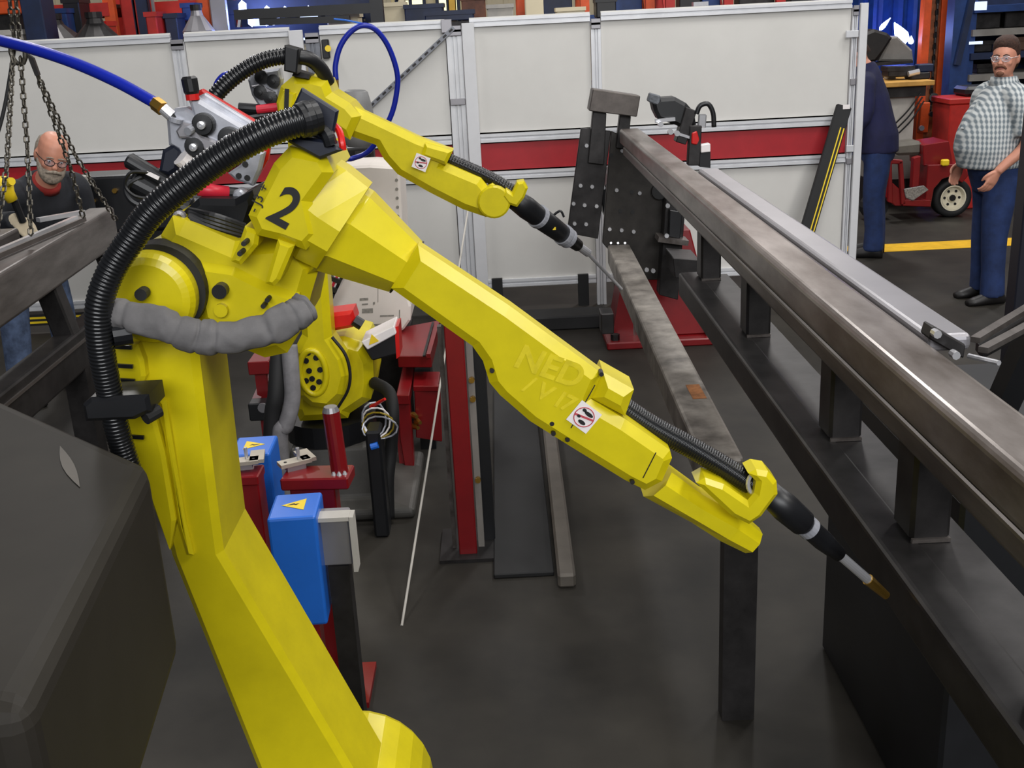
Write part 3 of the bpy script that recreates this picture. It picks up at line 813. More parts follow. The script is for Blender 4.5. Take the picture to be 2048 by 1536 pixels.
# blue conduit hanging from above into the feeder
bm = NB(); tube(bm, spline([P(-260, 60, 2.15), P(-90, 66, 2.1), P(20, 86, 2.0), P(130, 119, 1.94), P(230, 162, 1.9), P(314, 208, 1.87)], 8), .0098, 14)
tag(mk('wire_conduit', bm, BLUEC, smooth=True), 'thick blue conduit sloping from the top left into the near wire feeder', 'conduit')

# ---------------------------------------------------------------- far robot, number 1
r1 = thing('welding_robot', 'far yellow welding robot marked 1, its thin torch touching a steel bar', 'robot', (-.82, 4.85, 0), 'yellow welding robots')
GRB = mat('dark_grey_casting', (78, 76, 72), .5, .2, var=.15, scale=8)
zf = 0
pc = P(682, 900, 4.85); pc.z = 0
bm = NB()
rings(bm, [[V((pc.x - .32, 4.5, 0)), V((pc.x + .36, 4.5, 0)), V((pc.x + .36, 5.2, 0)), V((pc.x - .32, 5.2, 0))],
           [V((pc.x - .32, 4.5, .05)), V((pc.x + .36, 4.5, .05)), V((pc.x + .36, 5.2, .05)), V((pc.x - .32, 5.2, .05))],
           [V((pc.x - .24, 4.6, .07)), V((pc.x + .2, 4.6, .07)), V((pc.x + .2, 5.1, .07)), V((pc.x - .24, 5.1, .07))],
           [V((pc.x - .2, 4.66, .30)), V((pc.x + .15, 4.66, .30)), V((pc.x + .15, 5.05, .30)), V((pc.x - .2, 5.05, .30))]])
mk('pedestal', bm, GRB, r1, bev=.02, seg=3)
bm = NB(); cyl(bm, (pc.x - .03, 4.85, .30), (pc.x - .03, 4.85, .40), .21, n=24); mk('swivel_ring', bm, BLK, r1)
bm = NB(); cprism(bm, [(590, 815), (597, 700), (640, 676), (688, 672), (730, 684), (746, 720), (748, 765), (742, 798), (700, 826), (696, 836), (600, 842)], 4.72, .34, .04); tu = mk('turret', bm, YEL, r1)
bm = NB(); cprism(bm, [(574, 262), (634, 262), (664, 672), (690, 712), (698, 750), (688, 790), (660, 816), (622, 812), (598, 792), (592, 745), (588, 700), (604, 668)], 4.56, .10, .03); l1 = mk('lower_arm', bm, YEL, r1)
cc = P(626, 745, 4.528)
rim = [cc + V((.056 * math.cos(k * .2618), 0, .1 * math.sin(k * .2618))) for k in range(24)]
bm = NB(); tube(bm, rim, .014, 8, closed=True); mk('recess_rim', bm, YEL, l1, True)
bm = NB(); prism(bm, [cc + (q - cc) * .92 + V((0, .004, 0)) for q in rim], (0, .02, 0)); mk('access_recess', bm, YELD, l1)
bm = NB(); tube(bm, spline([P(664, 674, 4.53), P(690, 708, 4.525), P(700, 745, 4.525), P(696, 780, 4.525), P(676, 815, 4.53)], 6), .007, 6); mk('joint_gap', bm, INK, l1)
for a, b in ((612, 722), (618, 742), (632, 716), (638, 764), (612, 762), (626, 776), (640, 740), (624, 758), (616, 706)):
    q = P(a, b, 4.525); bm = NB(); cyl(bm, q, q + V((0, .014, 0)), .013, n=8); mk('bolt', bm, BLK, l1)
bm = NB(); prism(bm, PL([(724, 690), (790, 655), (796, 708), (744, 722)], 4.62), (0, .14, 0)); sm = mk('servo_motor', bm, BLK, r1, bev=.006)
bm = NB(); prism(bm, PL([(722, 684), (788, 652), (793, 668), (735, 700)], 4.60), (0, .17, 0)); wl = mk('white_cover', bm, WHITEL, sm, bev=.004)
bm = NB(); q = P(747, 680, 4.598); prism(bm, [P(738, 690, 4.597), P(758, 682, 4.597), P(743, 668, 4.597)], (0, -.002, 0)); mk('warning_triangle', bm, YELL, wl)
bm = NB(); prism(bm, PL([(789, 655), (797, 652), (800, 712), (793, 718)], 4.62), (0, .14, 0)); mk('red_end_cap', bm, REDB, sm)
bm = NB(); cprism(bm, [(642, 636), (660, 626), (706, 620), (712, 640), (706, 654), (664, 662), (650, 654)], 4.68, .12, .015); m2 = mk('servo_motor', bm, REDB, r1, label='red motor cap')
bm = NB(); cyl(bm, P(708, 640, 4.66), P(724, 650, 4.66), .026, n=12); mk('black_connector', bm, BLK, m2)
# upper arm
bm = NB(); cprism(bm, [(556, 224), (553, 205), (562, 172), (586, 152), (622, 152), (655, 160), (664, 184), (700, 206), (722, 232), (700, 280), (660, 252), (640, 300), (600, 320), (574, 262)], 4.70, .22, .03); h1 = mk('elbow_casting', bm, YEL, r1)
bm = NB(); cprism(bm, [(556, 222), (554, 206), (566, 180), (592, 186), (584, 224), (566, 232)], 4.66, .04, .008); nb1 = mk('number_plate', bm, YEL, h1)
text('painted_number', '1', .125, P(573, 203, 4.648), pxdir(573, 203, 20, 2, 4.65), pxdir(573, 203, 1, -20, 4.65), INK, nb1, .0008, .003)['label'] = 'black painted 1'
bm = NB(); cprism(bm, [(655, 192), (690, 204), (758, 236), (838, 274), (906, 300), (893, 327), (962, 356), (975, 372), (985, 366), (1008, 384), (1012, 402), (1004, 428), (972, 434), (925, 418), (860, 385), (795, 348), (768, 318), (752, 290), (690, 268), (655, 244), (640, 220)], 4.74, .06, .03, .07); f1 = mk('forearm', bm, YEL, r1)
bm = NB(); cprism(bm, [(850, 286), (906, 301), (892, 330), (842, 312)], 4.70, .1, .014); mk('cover', bm, YEL, f1)
no_step_label(f1, P(842, 325, 4.675), .062, pxdir(842, 325, 20, 8, 4.7), pxdir(842, 325, 8, -20, 4.7))
bm = NB(); lathe(bm, P(988, 402, 4.73), (0, -1, 0), [(0, .07), (.03, .07), (.036, .062), (.036, 0)], 24); mk('wrist_hub', bm, YEL, f1)
bm = NB(); cprism(bm, [(1004, 392), (1012, 378), (1024, 386), (1034, 364), (1048, 362), (1056, 376), (1048, 396), (1034, 414), (1016, 408)], 4.70, .07, .01); w1 = mk('wrist_bracket', bm, YEL, r1)
bm = NB(); corr(bm, [P(890, 316, 4.8), P(935, 335, 4.79), P(985, 358, 4.78), P(1036, 388, 4.78)], .028, .012, 14, .09); mk('arm_hose', bm, HOSE, r1, True)
a_, b_ = P(1026, 396, 4.76), P(1160, 494, 5.08)
d = (b_ - a_).normalized(); L = (b_ - a_).length
bm = NB(); lathe(bm, a_, d, [(0, .044), (.10, .05), (.2, .046), (.205, .05), (.30, .047), (L * .78, .042), (L * .8, .034), (L * .97, .028)], 20); t1 = mk('torch', bm, BLK, r1, True)
for f0, r in ((.34, .054), (.72, .05), (.78, .047)):
    bm = NB(); cyl(bm, a_ + d * (L * f0), a_ + d * (L * f0 + .022), r, n=20); mk('torch_band', bm, CAST, t1)
bm = NB(); box(bm, a_ + d * (L * .56) + V((0, -.054, 0)), (.03, .006, .012)); mk('torch_badge', bm, YELL, t1)
bm = NB(); cyl(bm, b_ - d * .02, b_ + d * .07, .02, n=14); mk('neck_collar', bm, CHROME, t1)
tip = P(1243, 578, 5.3)
bm = NB(); cyl(bm, b_ + d * .05, tip, .0085, .0075, n=12); mk('torch_neck', bm, CHROME, t1)
bm = NB(); tube(bm, spline([P(1100, 436, 4.95), P(1120, 422, 4.95), P(1128, 434, 4.95)], 6), .006, 6); mk('torch_cable', bm, BLK, t1)
# hose and feeder of the far robot
bm = NB(); corr(bm, [P(405, 245, 4.55), P(432, 190, 4.55), P(480, 146, 4.58), P(530, 120, 4.6), P(584, 110, 4.62)], .034, .014, 16, .14); mk('main_conduit', bm, HOSE, r1, True)
bm = NB(); tube(bm, spline([P(584, 112, 4.64), P(618, 118, 4.66), P(642, 138, 4.7), P(656, 165, 4.74)], 8), .03, 12); mk('rear_hose', bm, BLK, r1, True)
bm = NB(); cprism(bm, [(569, 90), (598, 98), (594, 148), (568, 142)], 4.58, .1, .006); mk('hose_clamp', bm, BLK, r1)
bm = NB(); prism(bm, PL([(588, 140), (620, 150), (618, 158), (584, 152)], 4.66), (0, .12, 0)); mk('clamp_foot', bm, STEELD, r1)
bm = NB(); cprism(bm, [(496, 160), (506, 144), (560, 136), (564, 158), (556, 218), (524, 222), (504, 190)], 4.80, .05, .01); g1 = mk('feeder_plate', bm, CAST, r1, label='silver wire drive of the far robot')
for a, b in ((524, 154), (548, 162), (522, 184), (542, 196)):
    q = P(a, b, 4.78); bm = NB(); lathe(bm, q, (0, -1, 0), [(0, .028), (.02, .028), (.022, .01), (.03, .01), (.031, 0)], 14); mk('drive_roll', bm, BLK, g1)
bm = NB(); cprism(bm, [(502, 172), (520, 168), (550, 184), (540, 192), (516, 182)], 4.77, .01, .003); mk('pressure_arm', bm, GREYP, g1)
bm = NB(); cyl(bm, P(478, 216, 4.75), P(520, 219, 4.75), .022, n=12); mk('feeder_motor', bm, BLK, g1)
bm = NB(); cyl(bm, P(514, 219, 4.74), P(556, 214, 4.74), .018, n=12); mk('red_sleeve', bm, PINK, g1)
bm = NB(); cyl(bm, P(492, 236, 4.75), P(560, 226, 4.78), .02, n=12); mk('lower_cable', bm, BLK, g1)

# loop of blue conduit standing up from the far robot
lp = [P(672, 160, 5.2), P(671, 130, 5.2), P(681, 92, 5.2), P(702, 63, 5.2), P(726, 51, 5.2), P(752, 60, 5.22), P(776, 92, 5.25), P(793, 140, 5.28), P(794, 180, 5.3), P(780, 236, 5.32), P(742, 298, 5.34), P(708, 316, 5.34), P(690, 318, 5.32)]
bm = NB(); tube(bm, spline(lp, 8), .0125, 12)
t = tag(mk('conduit_loop', bm, BLUEC, smooth=True), 'tall loop of bright blue conduit above the far robot arm', 'conduit')
bm = NB(); cyl(bm, P(672, 158, 5.2), P(673, 182, 5.2), .012, n=8); mk('brass_ferrule', bm, BRASS, t)
bm = NB(); tube(bm, spline([P(430, 200, 5.1), P(432, 170, 5.1), P(448, 150, 5.1), P(466, 148, 5.1)], 8), .012, 10)
tag(mk('conduit_stub', bm, BLUEC, smooth=True), 'short arc of blue conduit showing left of the far robot hose', 'conduit')
bm = NB(); lathe(bm, P(712, 180, 6.3), P(716, 300, 6.3) - P(712, 180, 6.3), [(0, .05), (.01, .065), (.08, .085), (.22, .11), (.3, .11)], 20)
t = tag(mk('wire_drum_hood', bm, mat('grey_plastic_hood', (112, 112, 112), .5, var=.1), smooth=True), 'grey plastic wire hood behind the far robot arm, below the blue loop', 'wire hood')
bm = NB(); q = P(716, 206, 6.2); cyl(bm, q, q + V((0, -.02, 0)), .012, n=8); mk('hood_button', bm, CHROME, t)
bm = NB(); cyl(bm, P(714, 298, 6.3), V((P(714, 300, 6.3).x, 6.3, 0)), .1, n=20); mk('drum_stand', bm, STEELD, t)

# ---------------------------------------------------------------- left: hoisted tube frame, sling, foreground tube
def along(a, b, z, ext0=0.0, ext1=0.0):
    p, q = PZ(*a, z), PZ(*b, z)
    d = (q - p).normalized()
    return p - d * ext0, q + d * ext1
p, q = along((0, 547), (228, 413), 1.3, .9, .0)
d = (q - p).normalized(); sd = V((d.y, -d.x, 0))
t = thing('hoisted_tube_frame', 'grey steel tube frame at the left held by chain slings', 'steel frame', ((p.x + q.x) / 2, (p.y + q.y) / 2, .6))
bm = NB(); o_ = -sd * .065 + V((0, 0, -.095)); beam(bm, p + o_, q + o_, .13, .19); mk('upper_tube', bm, STEEL, t, bev=.014, seg=3)
o2 = -sd * .36 + V((0, 0, -.095)); bm = NB(); beam(bm, p + o2, q + o2 - d * .5, .12, .19); mk('upper_tube', bm, STEEL, t, bev=.014, seg=3)
for a, b, w in (((-40, 518), (152, 436), .022), ((-40, 528), (170, 438), .012)):
    p2, q2 = along(a, b, 1.315); bm = NB(); beam(bm, p2, q2, w, .02); mk('angle_edge', bm, CHROME if w > .02 else STEEL, t)
p2, q2 = PZ(76, 440, 1.31), PZ(167, 424, 1.31)
bm = NB(); beam(bm, p2, q2, .035, .02); mk('spreader_rod', bm, CHROME, t)
p3, q3 = along((5, 780), (172, 648), .9, 1.2, .8)
bm = NB(); o_ = V((-.04, 0, -.09)); beam(bm, p3 + o_, q3 + o_, .1, .18); mk('lower_tube', bm, STEELD, t, bev=.012, seg=2)
bm = NB(); beam(bm, p3 + V((.012, 0, -.05)), q3 + V((.012, 0, -.05)), .012, .012); mk('edge_bead', bm, STEEL, t)
for f in (.15, .62, .97):
    a = p + (q - p) * f - sd * .065
    bm = NB(); beam(bm, V((a.x, a.y, 1.12)), V((a.x + .05, a.y, .88)), .09, .09, (0, 1, 0)); mk('upright', bm, STEELD, t, bev=.008)
for f in (.1, .7):
    a = p3 + (q3 - p3) * f
    bm = NB(); beam(bm, V((a.x - .04, a.y, .74)), V((a.x - .04, a.y, 0)), .1, .1, (0, 1, 0)); mk('support_leg', bm, STEELD, t)

def chain(bm, a, b, pitch=.03, w=.0045):
    a, b = V(a), V(b)
    L = (b - a).length
    n = max(2, int(L / pitch))
    d, s, u = frame(b - a, (0, 1, 0))
    for i in range(n):
        c = a + d * (L * (i + .5) / n)
        e = s if i % 2 else u
        h = pitch * .66
        pts = [c + d * (h * math.cos(k * 1.0472)) + e * (.011 * math.sin(k * 1.0472)) for k in range(6)]
        tube(bm, pts, w, 5, closed=True)
CHN = mat('worn_chain_steel', (96, 92, 84), .4, .75, var=.3, scale=60)
hk = P(36, 104, 4.9)
t = thing('chain_sling', 'four-legged steel chain sling hanging above the left tube frame', 'chain sling', hk)
for nm, a, b in (('hoist_chain', P(-30, -420, 4.9), P(30, 92, 4.9)), ('hoist_chain', P(-6, -420, 4.9), P(40, 92, 4.9)),
                 ('sling_leg', P(26, 114, 4.88), P(14, 330, 4.4)), ('sling_leg', P(14, 330, 4.4), P(-12, 500, 4.15)),
                 ('sling_leg', P(41, 114, 4.9), P(55, 300, 4.75)), ('sling_leg', P(55, 300, 4.75), P(62, 470, 4.55)),
                 ('sling_leg', P(74, 148, 4.92), P(140, 330, 5.0)), ('sling_leg', P(140, 330, 5.0), P(166, 434, 5.05)),
                 ('sling_leg', P(74, 148, 4.92), P(150, 310, 5.2)), ('sling_leg', P(150, 310, 5.2), P(232, 440, 5.45))):
    bm = NB(); chain(bm, a, b); mk(nm, bm, CHN, t)['kind'] = 'stuff'
bm = NB(); tube(bm, [hk + V((.03 * math.cos(k * .5236), 0, .05 * math.sin(k * .5236))) for k in range(12)], .011, 8, closed=True); mk('master_ring', bm, CHN, t)
bm = NB(); prism(bm, PL([(52, 106), (66, 116), (78, 150), (70, 152)], 4.89), (0, .02, 0)); mk('sling_tag', bm, STEELD, t)
bm = NB(); cyl(bm, P(28, 80, 4.9), P(32, 98, 4.9), .03, .02, n=10); mk('hoist_hook', bm, STEELD, t)
bm = NB(); tube(bm, spline([P(30, 90, 4.95), P(22, 140, 4.95), P(10, 210, 4.9), P(-6, 270, 4.85), P(-30, 320, 4.8)], 6), .008, 6)
tag(mk('control_cable', bm, RUB, smooth=True), 'thin dark cable curving down beside the leftmost chain', 'cable')

zt = 1.56
ps = [PZ(-120, 738, zt), PZ(300, 921, zt), PZ(50, 1420, zt), PZ(-560, 1420, zt)]
bm = NB(); prism(bm, ps, (0, 0, -.30))
t = tag(mk('large_steel_tube', bm, STEELB, bev=.028, seg=4), 'large brown-grey square steel tube end in the lower left foreground', 'steel tube')
bm = NB()
a, b = PZ(120, 892, zt + .001), PZ(160, 975, zt + .001)
rub = [a + (b - a) * (k / 6) + (b - a).cross(V((0, 0, 1))).normalized() * (.009 * math.sin(k / 6 * 3.14159)) for k in range(7)] + [a + (b - a) * (k / 6) - (b - a).cross(V((0, 0, 1))).normalized() * (.006 * math.sin(k / 6 * 3.14159)) for k in (5, 4, 3, 2, 1)]
prism(bm, rub, (0, 0, .0006)); mk('scuff_mark', bm, mat('pale_scuff', (84, 79, 72), .6, var=.1), t)
cc = (ps[0] + ps[1] + ps[2] + ps[3]) / 4
bm = NB(); bb(bm, cc.x - .18, cc.x + .02, cc.y - .05, cc.y + .1, 0, zt - .301); mk('trestle', bm, STEELD, t)

# black gearbox of the left positioner
t = thing('left_positioner', 'black bolted gearbox behind the chains on the left', 'positioner', (P(205, 400, 6.9).x, 7.0, 0))
xa, xb = P(150, 400, 6.9).x, P(345, 400, 6.9).x
bm = NB(); bb(bm, xa, xb, 6.9, 7.2, .95, P(200, 352, 6.9).z); mk('gearbox', bm, BLK, t, bev=.02, seg=2)
bm = NB(); bb(bm, xa + .15, xb - .1, 6.95, 7.2, 0, .95); mk('pedestal', bm, BLK, t)
bm = NB(); box(bm, P(166, 362, 6.87), (.085, .06, .065)); mk('grey_sensor', bm, GREYL, t, bev=.004)
for a, b in ((231, 381), (187, 403), (300, 372)):
    bm = NB(); c = P(a, b, 6.9); cyl(bm, c, c + V((0, -.025, 0)), .016, n=6); mk('bolt', bm, BRASS, t)

# ---------------------------------------------------------------- fixtures between the robots
TRI = [(-.5, -.38), (.5, -.38), (0, .5)]
def sensor_box(x, y, zt, yaw, lab, tri_rot, sx=.135, sy=.17, h=.34):
    R = M.Rotation(yaw, 3, 'Z')
    t = thing('blue_sensor_box', lab, 'box', (x, y, 0), 'blue boxes with yellow warning triangles')
    bm = NB(); box(bm, V((x, y, zt - h / 2)), (sx, sy, h), R); b_ = mk('housing', bm, BLUEB, t, bev=.008, seg=2)
    bm = NB(); prism(bm, [V((x, y, zt + .0004)) + R @ (M.Rotation(tri_rot, 3, 'Z') @ V((a * .075, b * .075, 0))) for a, b in TRI], (0, 0, .001)); w = mk('warning_triangle', bm, YELL, b_)
    bm = NB(); prism(bm, [V((x, y, zt + .0015)) + R @ (M.Rotation(tri_rot, 3, 'Z') @ V((a, b, 0))) for a, b in ((-.004, -.004), (.006, -.012), (.003, .0), (.009, .002), (-.003, .022), (.0, .004))], (0, 0, .0006)); mk('flash_symbol', bm, INK, b_)
    bm = NB(); box(bm, V((x, y, (zt - h) / 2)), (.07, .07, zt - h), R); mk('post', bm, RED, t)
    bm = NB(); box(bm, V((x, y, .01)), (.12, .12, .02), R); mk('foot_plate', bm, RED, t)
    return t
zb1, zb2 = .80, .83
c1, c2 = PZ(507, 890, zb1), PZ(590, 1010, zb2)
sensor_box(c1.x, c1.y, zb1, .03, 'blue box with a warning triangle, the farther one, beside the near robot column', -1.57)
sensor_box(c2.x, c2.y, zb2, .04, 'blue box with a warning triangle, nearest the camera, in front of the red peg fixture', 1.57)
c2b = PZ(668, 1022, .80)
t = thing('photo_eye_bracket', 'grey metal bracket right of the nearer blue box', 'bracket', (c2b.x, c2b.y, 0))
bm = NB(); box(bm, c2b + V((0, 0, -.08)), (.085, .05, .16)); mk('grey_block', bm, GREYP, t, bev=.004)
bm = NB(); box(bm, c2b + V((0, -.035, .0)), (.1, .05, .012)); box(bm, c2b + V((.055, -.035, -.08)), (.012, .05, .17)); mk('angle_cover', bm, GREYL, t)
bm = NB(); bb(bm, c2b.x - .03, c2b.x + .03, c2b.y - .03, c2b.y + .03, 0, c2b.z - .16); mk('post', bm, STEELD, t)

def pad(par, c, yaw):
    R = M.Rotation(yaw, 3, 'Z')
    pdm = mat('ground_pad', (178, 170, 156), .5, .4, var=.1) if 'ground_pad' not in bpy.data.materials else bpy.data.materials['ground_pad']
    bm = NB(); box(bm, c + V((0, 0, .012)), (.10, .045, .012), R); p_ = mk('locating_pad', bm, pdm, par)
    bm = NB(); box(bm, c + R @ V((.045, .03, .012)), (.045, .09, .012), R); mk('locating_pad', bm, pdm, par)
    bm = NB(); cyl(bm, c + V((.012, .01, .018)), c + V((.012, .01, .055)), .006, n=8); mk('dowel_pin', bm, CHROME, p_)
    bm = NB()
    for k in (-.03, .035):
        cyl(bm, c + R @ V((k, -.002, .0175)), c + R @ V((k, -.002, .0195)), .005, n=8)
    mk('pad_hole', bm, INK, p_)['kind'] = 'stuff'
    bm = NB(); box(bm, c, (.06, .04, .02), R); mk('pad_spacer', bm, GREYP, par)
# red fixture with upright peg
za = .79
pa, pb = PZ(568, 945, za), PZ(702, 942, za)
t = thing('red_peg_fixture', 'red L-shaped fixture arm with a tall upright red peg', 'fixture', (pa.x + .05, pa.y, 0))
bm = NB(); beam(bm, pa - V((0, 0, .02)), pb - V((0, 0, .02)), .11, .04); mk('arm', bm, RED, t, bev=.005)
pt = P(680, 812, pb.y); pbm = V((pb.x - .035, pb.y, za))
bm = NB(); cyl(bm, pbm, V((pbm.x - .008, pbm.y, pt.z - .016)), .027, n=16); pg = mk('peg', bm, RED, t)
bm = NB(); cyl(bm, V((pbm.x - .008, pbm.y, pt.z - .016)), V((pbm.x - .008, pbm.y, pt.z)), .0265, .02, n=16); mk('peg_tip', bm, GREYP, pg)
for a in (-.9, -.3, .3, 2.2):
    bm = NB(); cyl(bm, pbm + V((.03 * math.cos(a - 1.2), .03 * math.sin(a - 1.2), 0)), pbm + V((.03 * math.cos(a - 1.2), .03 * math.sin(a - 1.2), .01)), .008, .004, n=8); mk('weld_spot', bm, CHROME, t)
pad(t, pa + V((.03, .03, .01)), .5)
bm = NB(); bb(bm, pa.x + .02, pa.x + .16, pa.y - .04, pa.y + .04, .02, za - .04); mk('post', bm, RED, t, bev=.004)
bm = NB(); bb(bm, pa.x - .03, pa.x + .21, pa.y - .12, pa.y + .12, 0, .02); mk('foot_plate', bm, RED, t)
# red fixture at the column
zc = .78
pa, pb = PZ(415, 945, zc), PZ(522, 940, zc)
t = thing('red_pad_fixture', 'red fixture post with a pale pad, partly behind the yellow column', 'fixture', (pa.x + .1, pa.y, 0))
bm = NB(); beam(bm, pa - V((.1, 0, .016)), pb - V((0, 0, .016)), .1, .032); mk('top_plate', bm, RED, t, bev=.004)
bm = NB(); bb(bm, pb.x - .09, pb.x - .005, pa.y - .04, pa.y + .05, .02, zc - .032); mk('post', bm, RED, t, bev=.004)
bm = NB(); bb(bm, pb.x - .12, pb.x + .02, pa.y - .07, pa.y + .08, 0, .02); mk('foot_plate', bm, RED, t)
pad(t, (pa + pb) / 2 + V((.03, 0, .02)), .15)
bm = NB(); cyl(bm, V((pb.x - .13, pa.y, zc - .05)), V((pb.x - .13, pa.y, zc - .2)), .022, n=12); mk('air_cylinder', bm, CAST, t)
# far red fixture, right of robot 1
t = thing('red_clamp_stand', 'red fixture stand with stepped brackets between the robots', 'fixture', (P(835, 760, 4.6).x, 4.6, 0))
z1 = P(820, 712, 5.2).z
q = [PZ(800, 655, z1), PZ(880, 640, z1), PZ(862, 712, z1), PZ(795, 712, z1)]
bm = NB(); prism(bm, q, (0, 0, -.06)); tb = mk('table_plate', bm, RED, t, bev=.004)
bm = NB(); beam(bm, PZ(848, 712, z1 + .004), PZ(866, 645, z1 + .004), .012, .006); mk('table_slot', bm, STEELD, tb)
bm = NB(); beam(bm, PZ(857, 712, z1 + .012), PZ(876, 645, z1 + .012), .02, .02); mk('table_rail', bm, RED, tb)
z2 = z1 - .12
bm = NB(); prism(bm, [PZ(806, 730, z2), PZ(830, 730, z2), PZ(818, 790, z2), PZ(792, 790, z2)], (0, 0, -.05)); mk('step_bar', bm, RED, t, bev=.004)
bm = NB(); prism(bm, [PZ(828, 743, z2), PZ(880, 743, z2), PZ(876, 772, z2), PZ(826, 772, z2)], (0, 0, -.03)); mk('step_plate', bm, RED, t, bev=.004)
yb = PZ(826, 772, z2).y
bm = NB(); prism(bm, [P(828, 772, yb), P(880, 772, yb), P(884, 884, yb), P(832, 876, yb)], (0, .03, 0)); mk('front_plate', bm, RED, t, bev=.004)
bm = NB(); prism(bm, [P(794, 796, yb - .1), P(818, 796, yb - .1), P(832, 980, yb - .1), P(818, 984, yb - .1), P(800, 880, yb - .1)], (0, .08, 0)); mk('web_plate', bm, RED, t, bev=.004)
bm = NB(); bb(bm, P(800, 900, yb).x, P(828, 900, yb).x, yb - .08, yb + .02, 0, P(810, 800, yb).z - .03); mk('post', bm, RED, t)
bm = NB(); bb(bm, q[2].x - .1, q[2].x - .02, yb + .25, yb + .4, 0, z1 - .061); mk('table_leg', bm, BLK, t)
for a, b in ((826, 830), (833, 842), (829, 852)):
    bm = NB(); c = P(a, b, yb - .02); cyl(bm, c, c + V((.02, -.03, 0)), .018, .01, n=8); mk('clamp_knob', bm, BRASS, t)
bm = NB(); bb(bm, P(800, 985, yb).x, P(836, 985, yb).x, yb - .14, yb + .1, 0, .03); mk('foot_plate', bm, RED, t)
# tall red post with black companion
yp = 4.1
xa, xb = P(901, 850, yp).x, P(938, 850, yp).x
t = thing('red_guide_post', 'tall flat red post crossing below the near robot arm', 'post', ((xa + xb) / 2, yp, 0))
ztp = P(905, 610, yp).z
bm = NB(); bb(bm, xa, xb, yp, yp + .06, 0, ztp); mk('red_bar', bm, RED, t, bev=.004)
bm = NB(); bb(bm, xa - .03, xa - .014, yp + .06, yp + .1, 0, ztp - .1); mk('grey_channel', bm, STEEL, t)
bm = NB(); bb(bm, xb + .005, xb + .03, yp + .06, yp + .1, 0, ztp - .05); gc = mk('grey_channel', bm, GREYW, t)
for z in (ztp - .12, ztp - .32, ztp - .4, ztp - .75):
    bm = NB(); c = V((xb + .02, yp + .055, z)); cyl(bm, c, c + V((0, -.02, 0)), .012, n=8); mk('bolt', bm, BRASS, t)
bm = NB(); bb(bm, P(953, 850, yp).x, P(976, 850, yp).x, yp + .12, yp + .2, 0, ztp - .12); mk('black_bar', bm, BLK, t)
bm = NB(); bb(bm, xa - .08, xb + .12, yp - .05, yp + .25, 0, .015); mk('foot_plate', bm, STEELD, t)
# thin pale rod leaning
a, b = P(940, 395, 6.6), P(838, 1035, 4.1)
bm = NB(); e = a + (b - a) * (a.z / (a.z - b.z)) if b.z > 0.01 else b
cyl(bm, a, e, .0055, .005, n=8)
tag(mk('thin_pale_rod', bm, GREYL), 'long thin pale rod slanting down in front of the red post', 'rod')
# floor bar, dark sheet standing in for shadow on the floor
p, q = PZ(1100, 870, .03), PZ(1122, 1060, .03)
bm = NB(); beam(bm, p + (p - q) * .3, q + (q - p) * .4, .07, .06)
tag(mk('floor_bar', bm, mat('dull_floor_steel', (104, 98, 90), .5, .3, var=.15), bev=.01), 'grey steel bar lying on the floor under the near robot arm', 'steel bar')
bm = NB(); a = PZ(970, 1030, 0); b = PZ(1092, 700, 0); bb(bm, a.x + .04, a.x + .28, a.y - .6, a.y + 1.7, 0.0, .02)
tag(mk('floor_shadow_sheet', bm, RUB, bev=.004), 'dark sheet standing in for floor shadow right of the red post', 'shadow sheet')

# white cabinet with prints and cable bundle behind robot 1
yc = 5.65
t = thing('white_power_cabinet', 'off-white welding power cabinet with faint prints behind the far robot', 'cabinet', (P(740, 600, yc).x, yc + .2, 0))
cp = [(630, 336), (740, 330), (799, 334), (806, 470), (816, 590), (822, 612), (821, 640), (808, 658), (790, 668), (640, 676), (648, 640), (690, 545), (640, 500)]
bm = NB(); cprism(bm, cp, yc, .35, .012); cab = mk('shell', bm, BEIGE, t)
for a, b, w, h in ((728, 599, 17, 5), (730, 609, 12, 3), (748, 607, 4, 5), (735, 622, 22, 9), (774, 632, 28, 3), (799, 632, 2, 24), (756, 585, 1, 40), (760, 650, 30, 4)):
    bm = NB(); prism(bm, PL([(a - w / 2, b - h / 2), (a + w / 2, b - h / 2 - 1), (a + w / 2, b + h / 2 - 1), (a - w / 2, b + h / 2)], yc - .0135), (0, -.001, 0)); mk('faded_print', bm, INKG, cab)
bm = NB()
for k in range(6):
    c = P(793 + k * .7, 360 + 18 * k, yc - .012); cyl(bm, c, c + V((0, -.003, 0)), .008, n=8)
mk('edge_hole', bm, INKG, cab)['kind'] = 'stuff'
bm = NB(); bb(bm, P(660, 660, yc).x, P(815, 660, yc).x, yc + .02, yc + .34, 0, P(740, 672, yc).z); mk('plinth', bm, STEELD, t)
t = thing('cable_bundle', 'red, white and black cables tied together along the white cabinet edge', 'cable bundle', P(660, 590, 5.5))
for k, (m_, o_, r) in enumerate(((PINK, 0, .012), (WHITEL, 5, .01), (BLK, 9, .011), (WHITEL, -4, .009))):
    bm = NB(); tube(bm, spline([P(690 + o_, 520, 5.52), P(672 + o_, 558, 5.5), P(655 + o_, 592, 5.5), P(638 + o_ * .6, 622, 5.46), P(624 + o_ * .5, 650, 5.4), V((P(620 + o_, 650, 5.4).x, 5.4, .02))], 6), r, 8); mk('cable', bm, m_, t, True)
for a, b in ((668, 560), (660, 578), (655, 588)):
    bm = NB(); beam(bm, P(a - 9, b - 5, 5.47), P(a + 14, b + 4, 5.47), .022, .02, (0, 1, 0)); mk('cable_tie', bm, BLK, t)

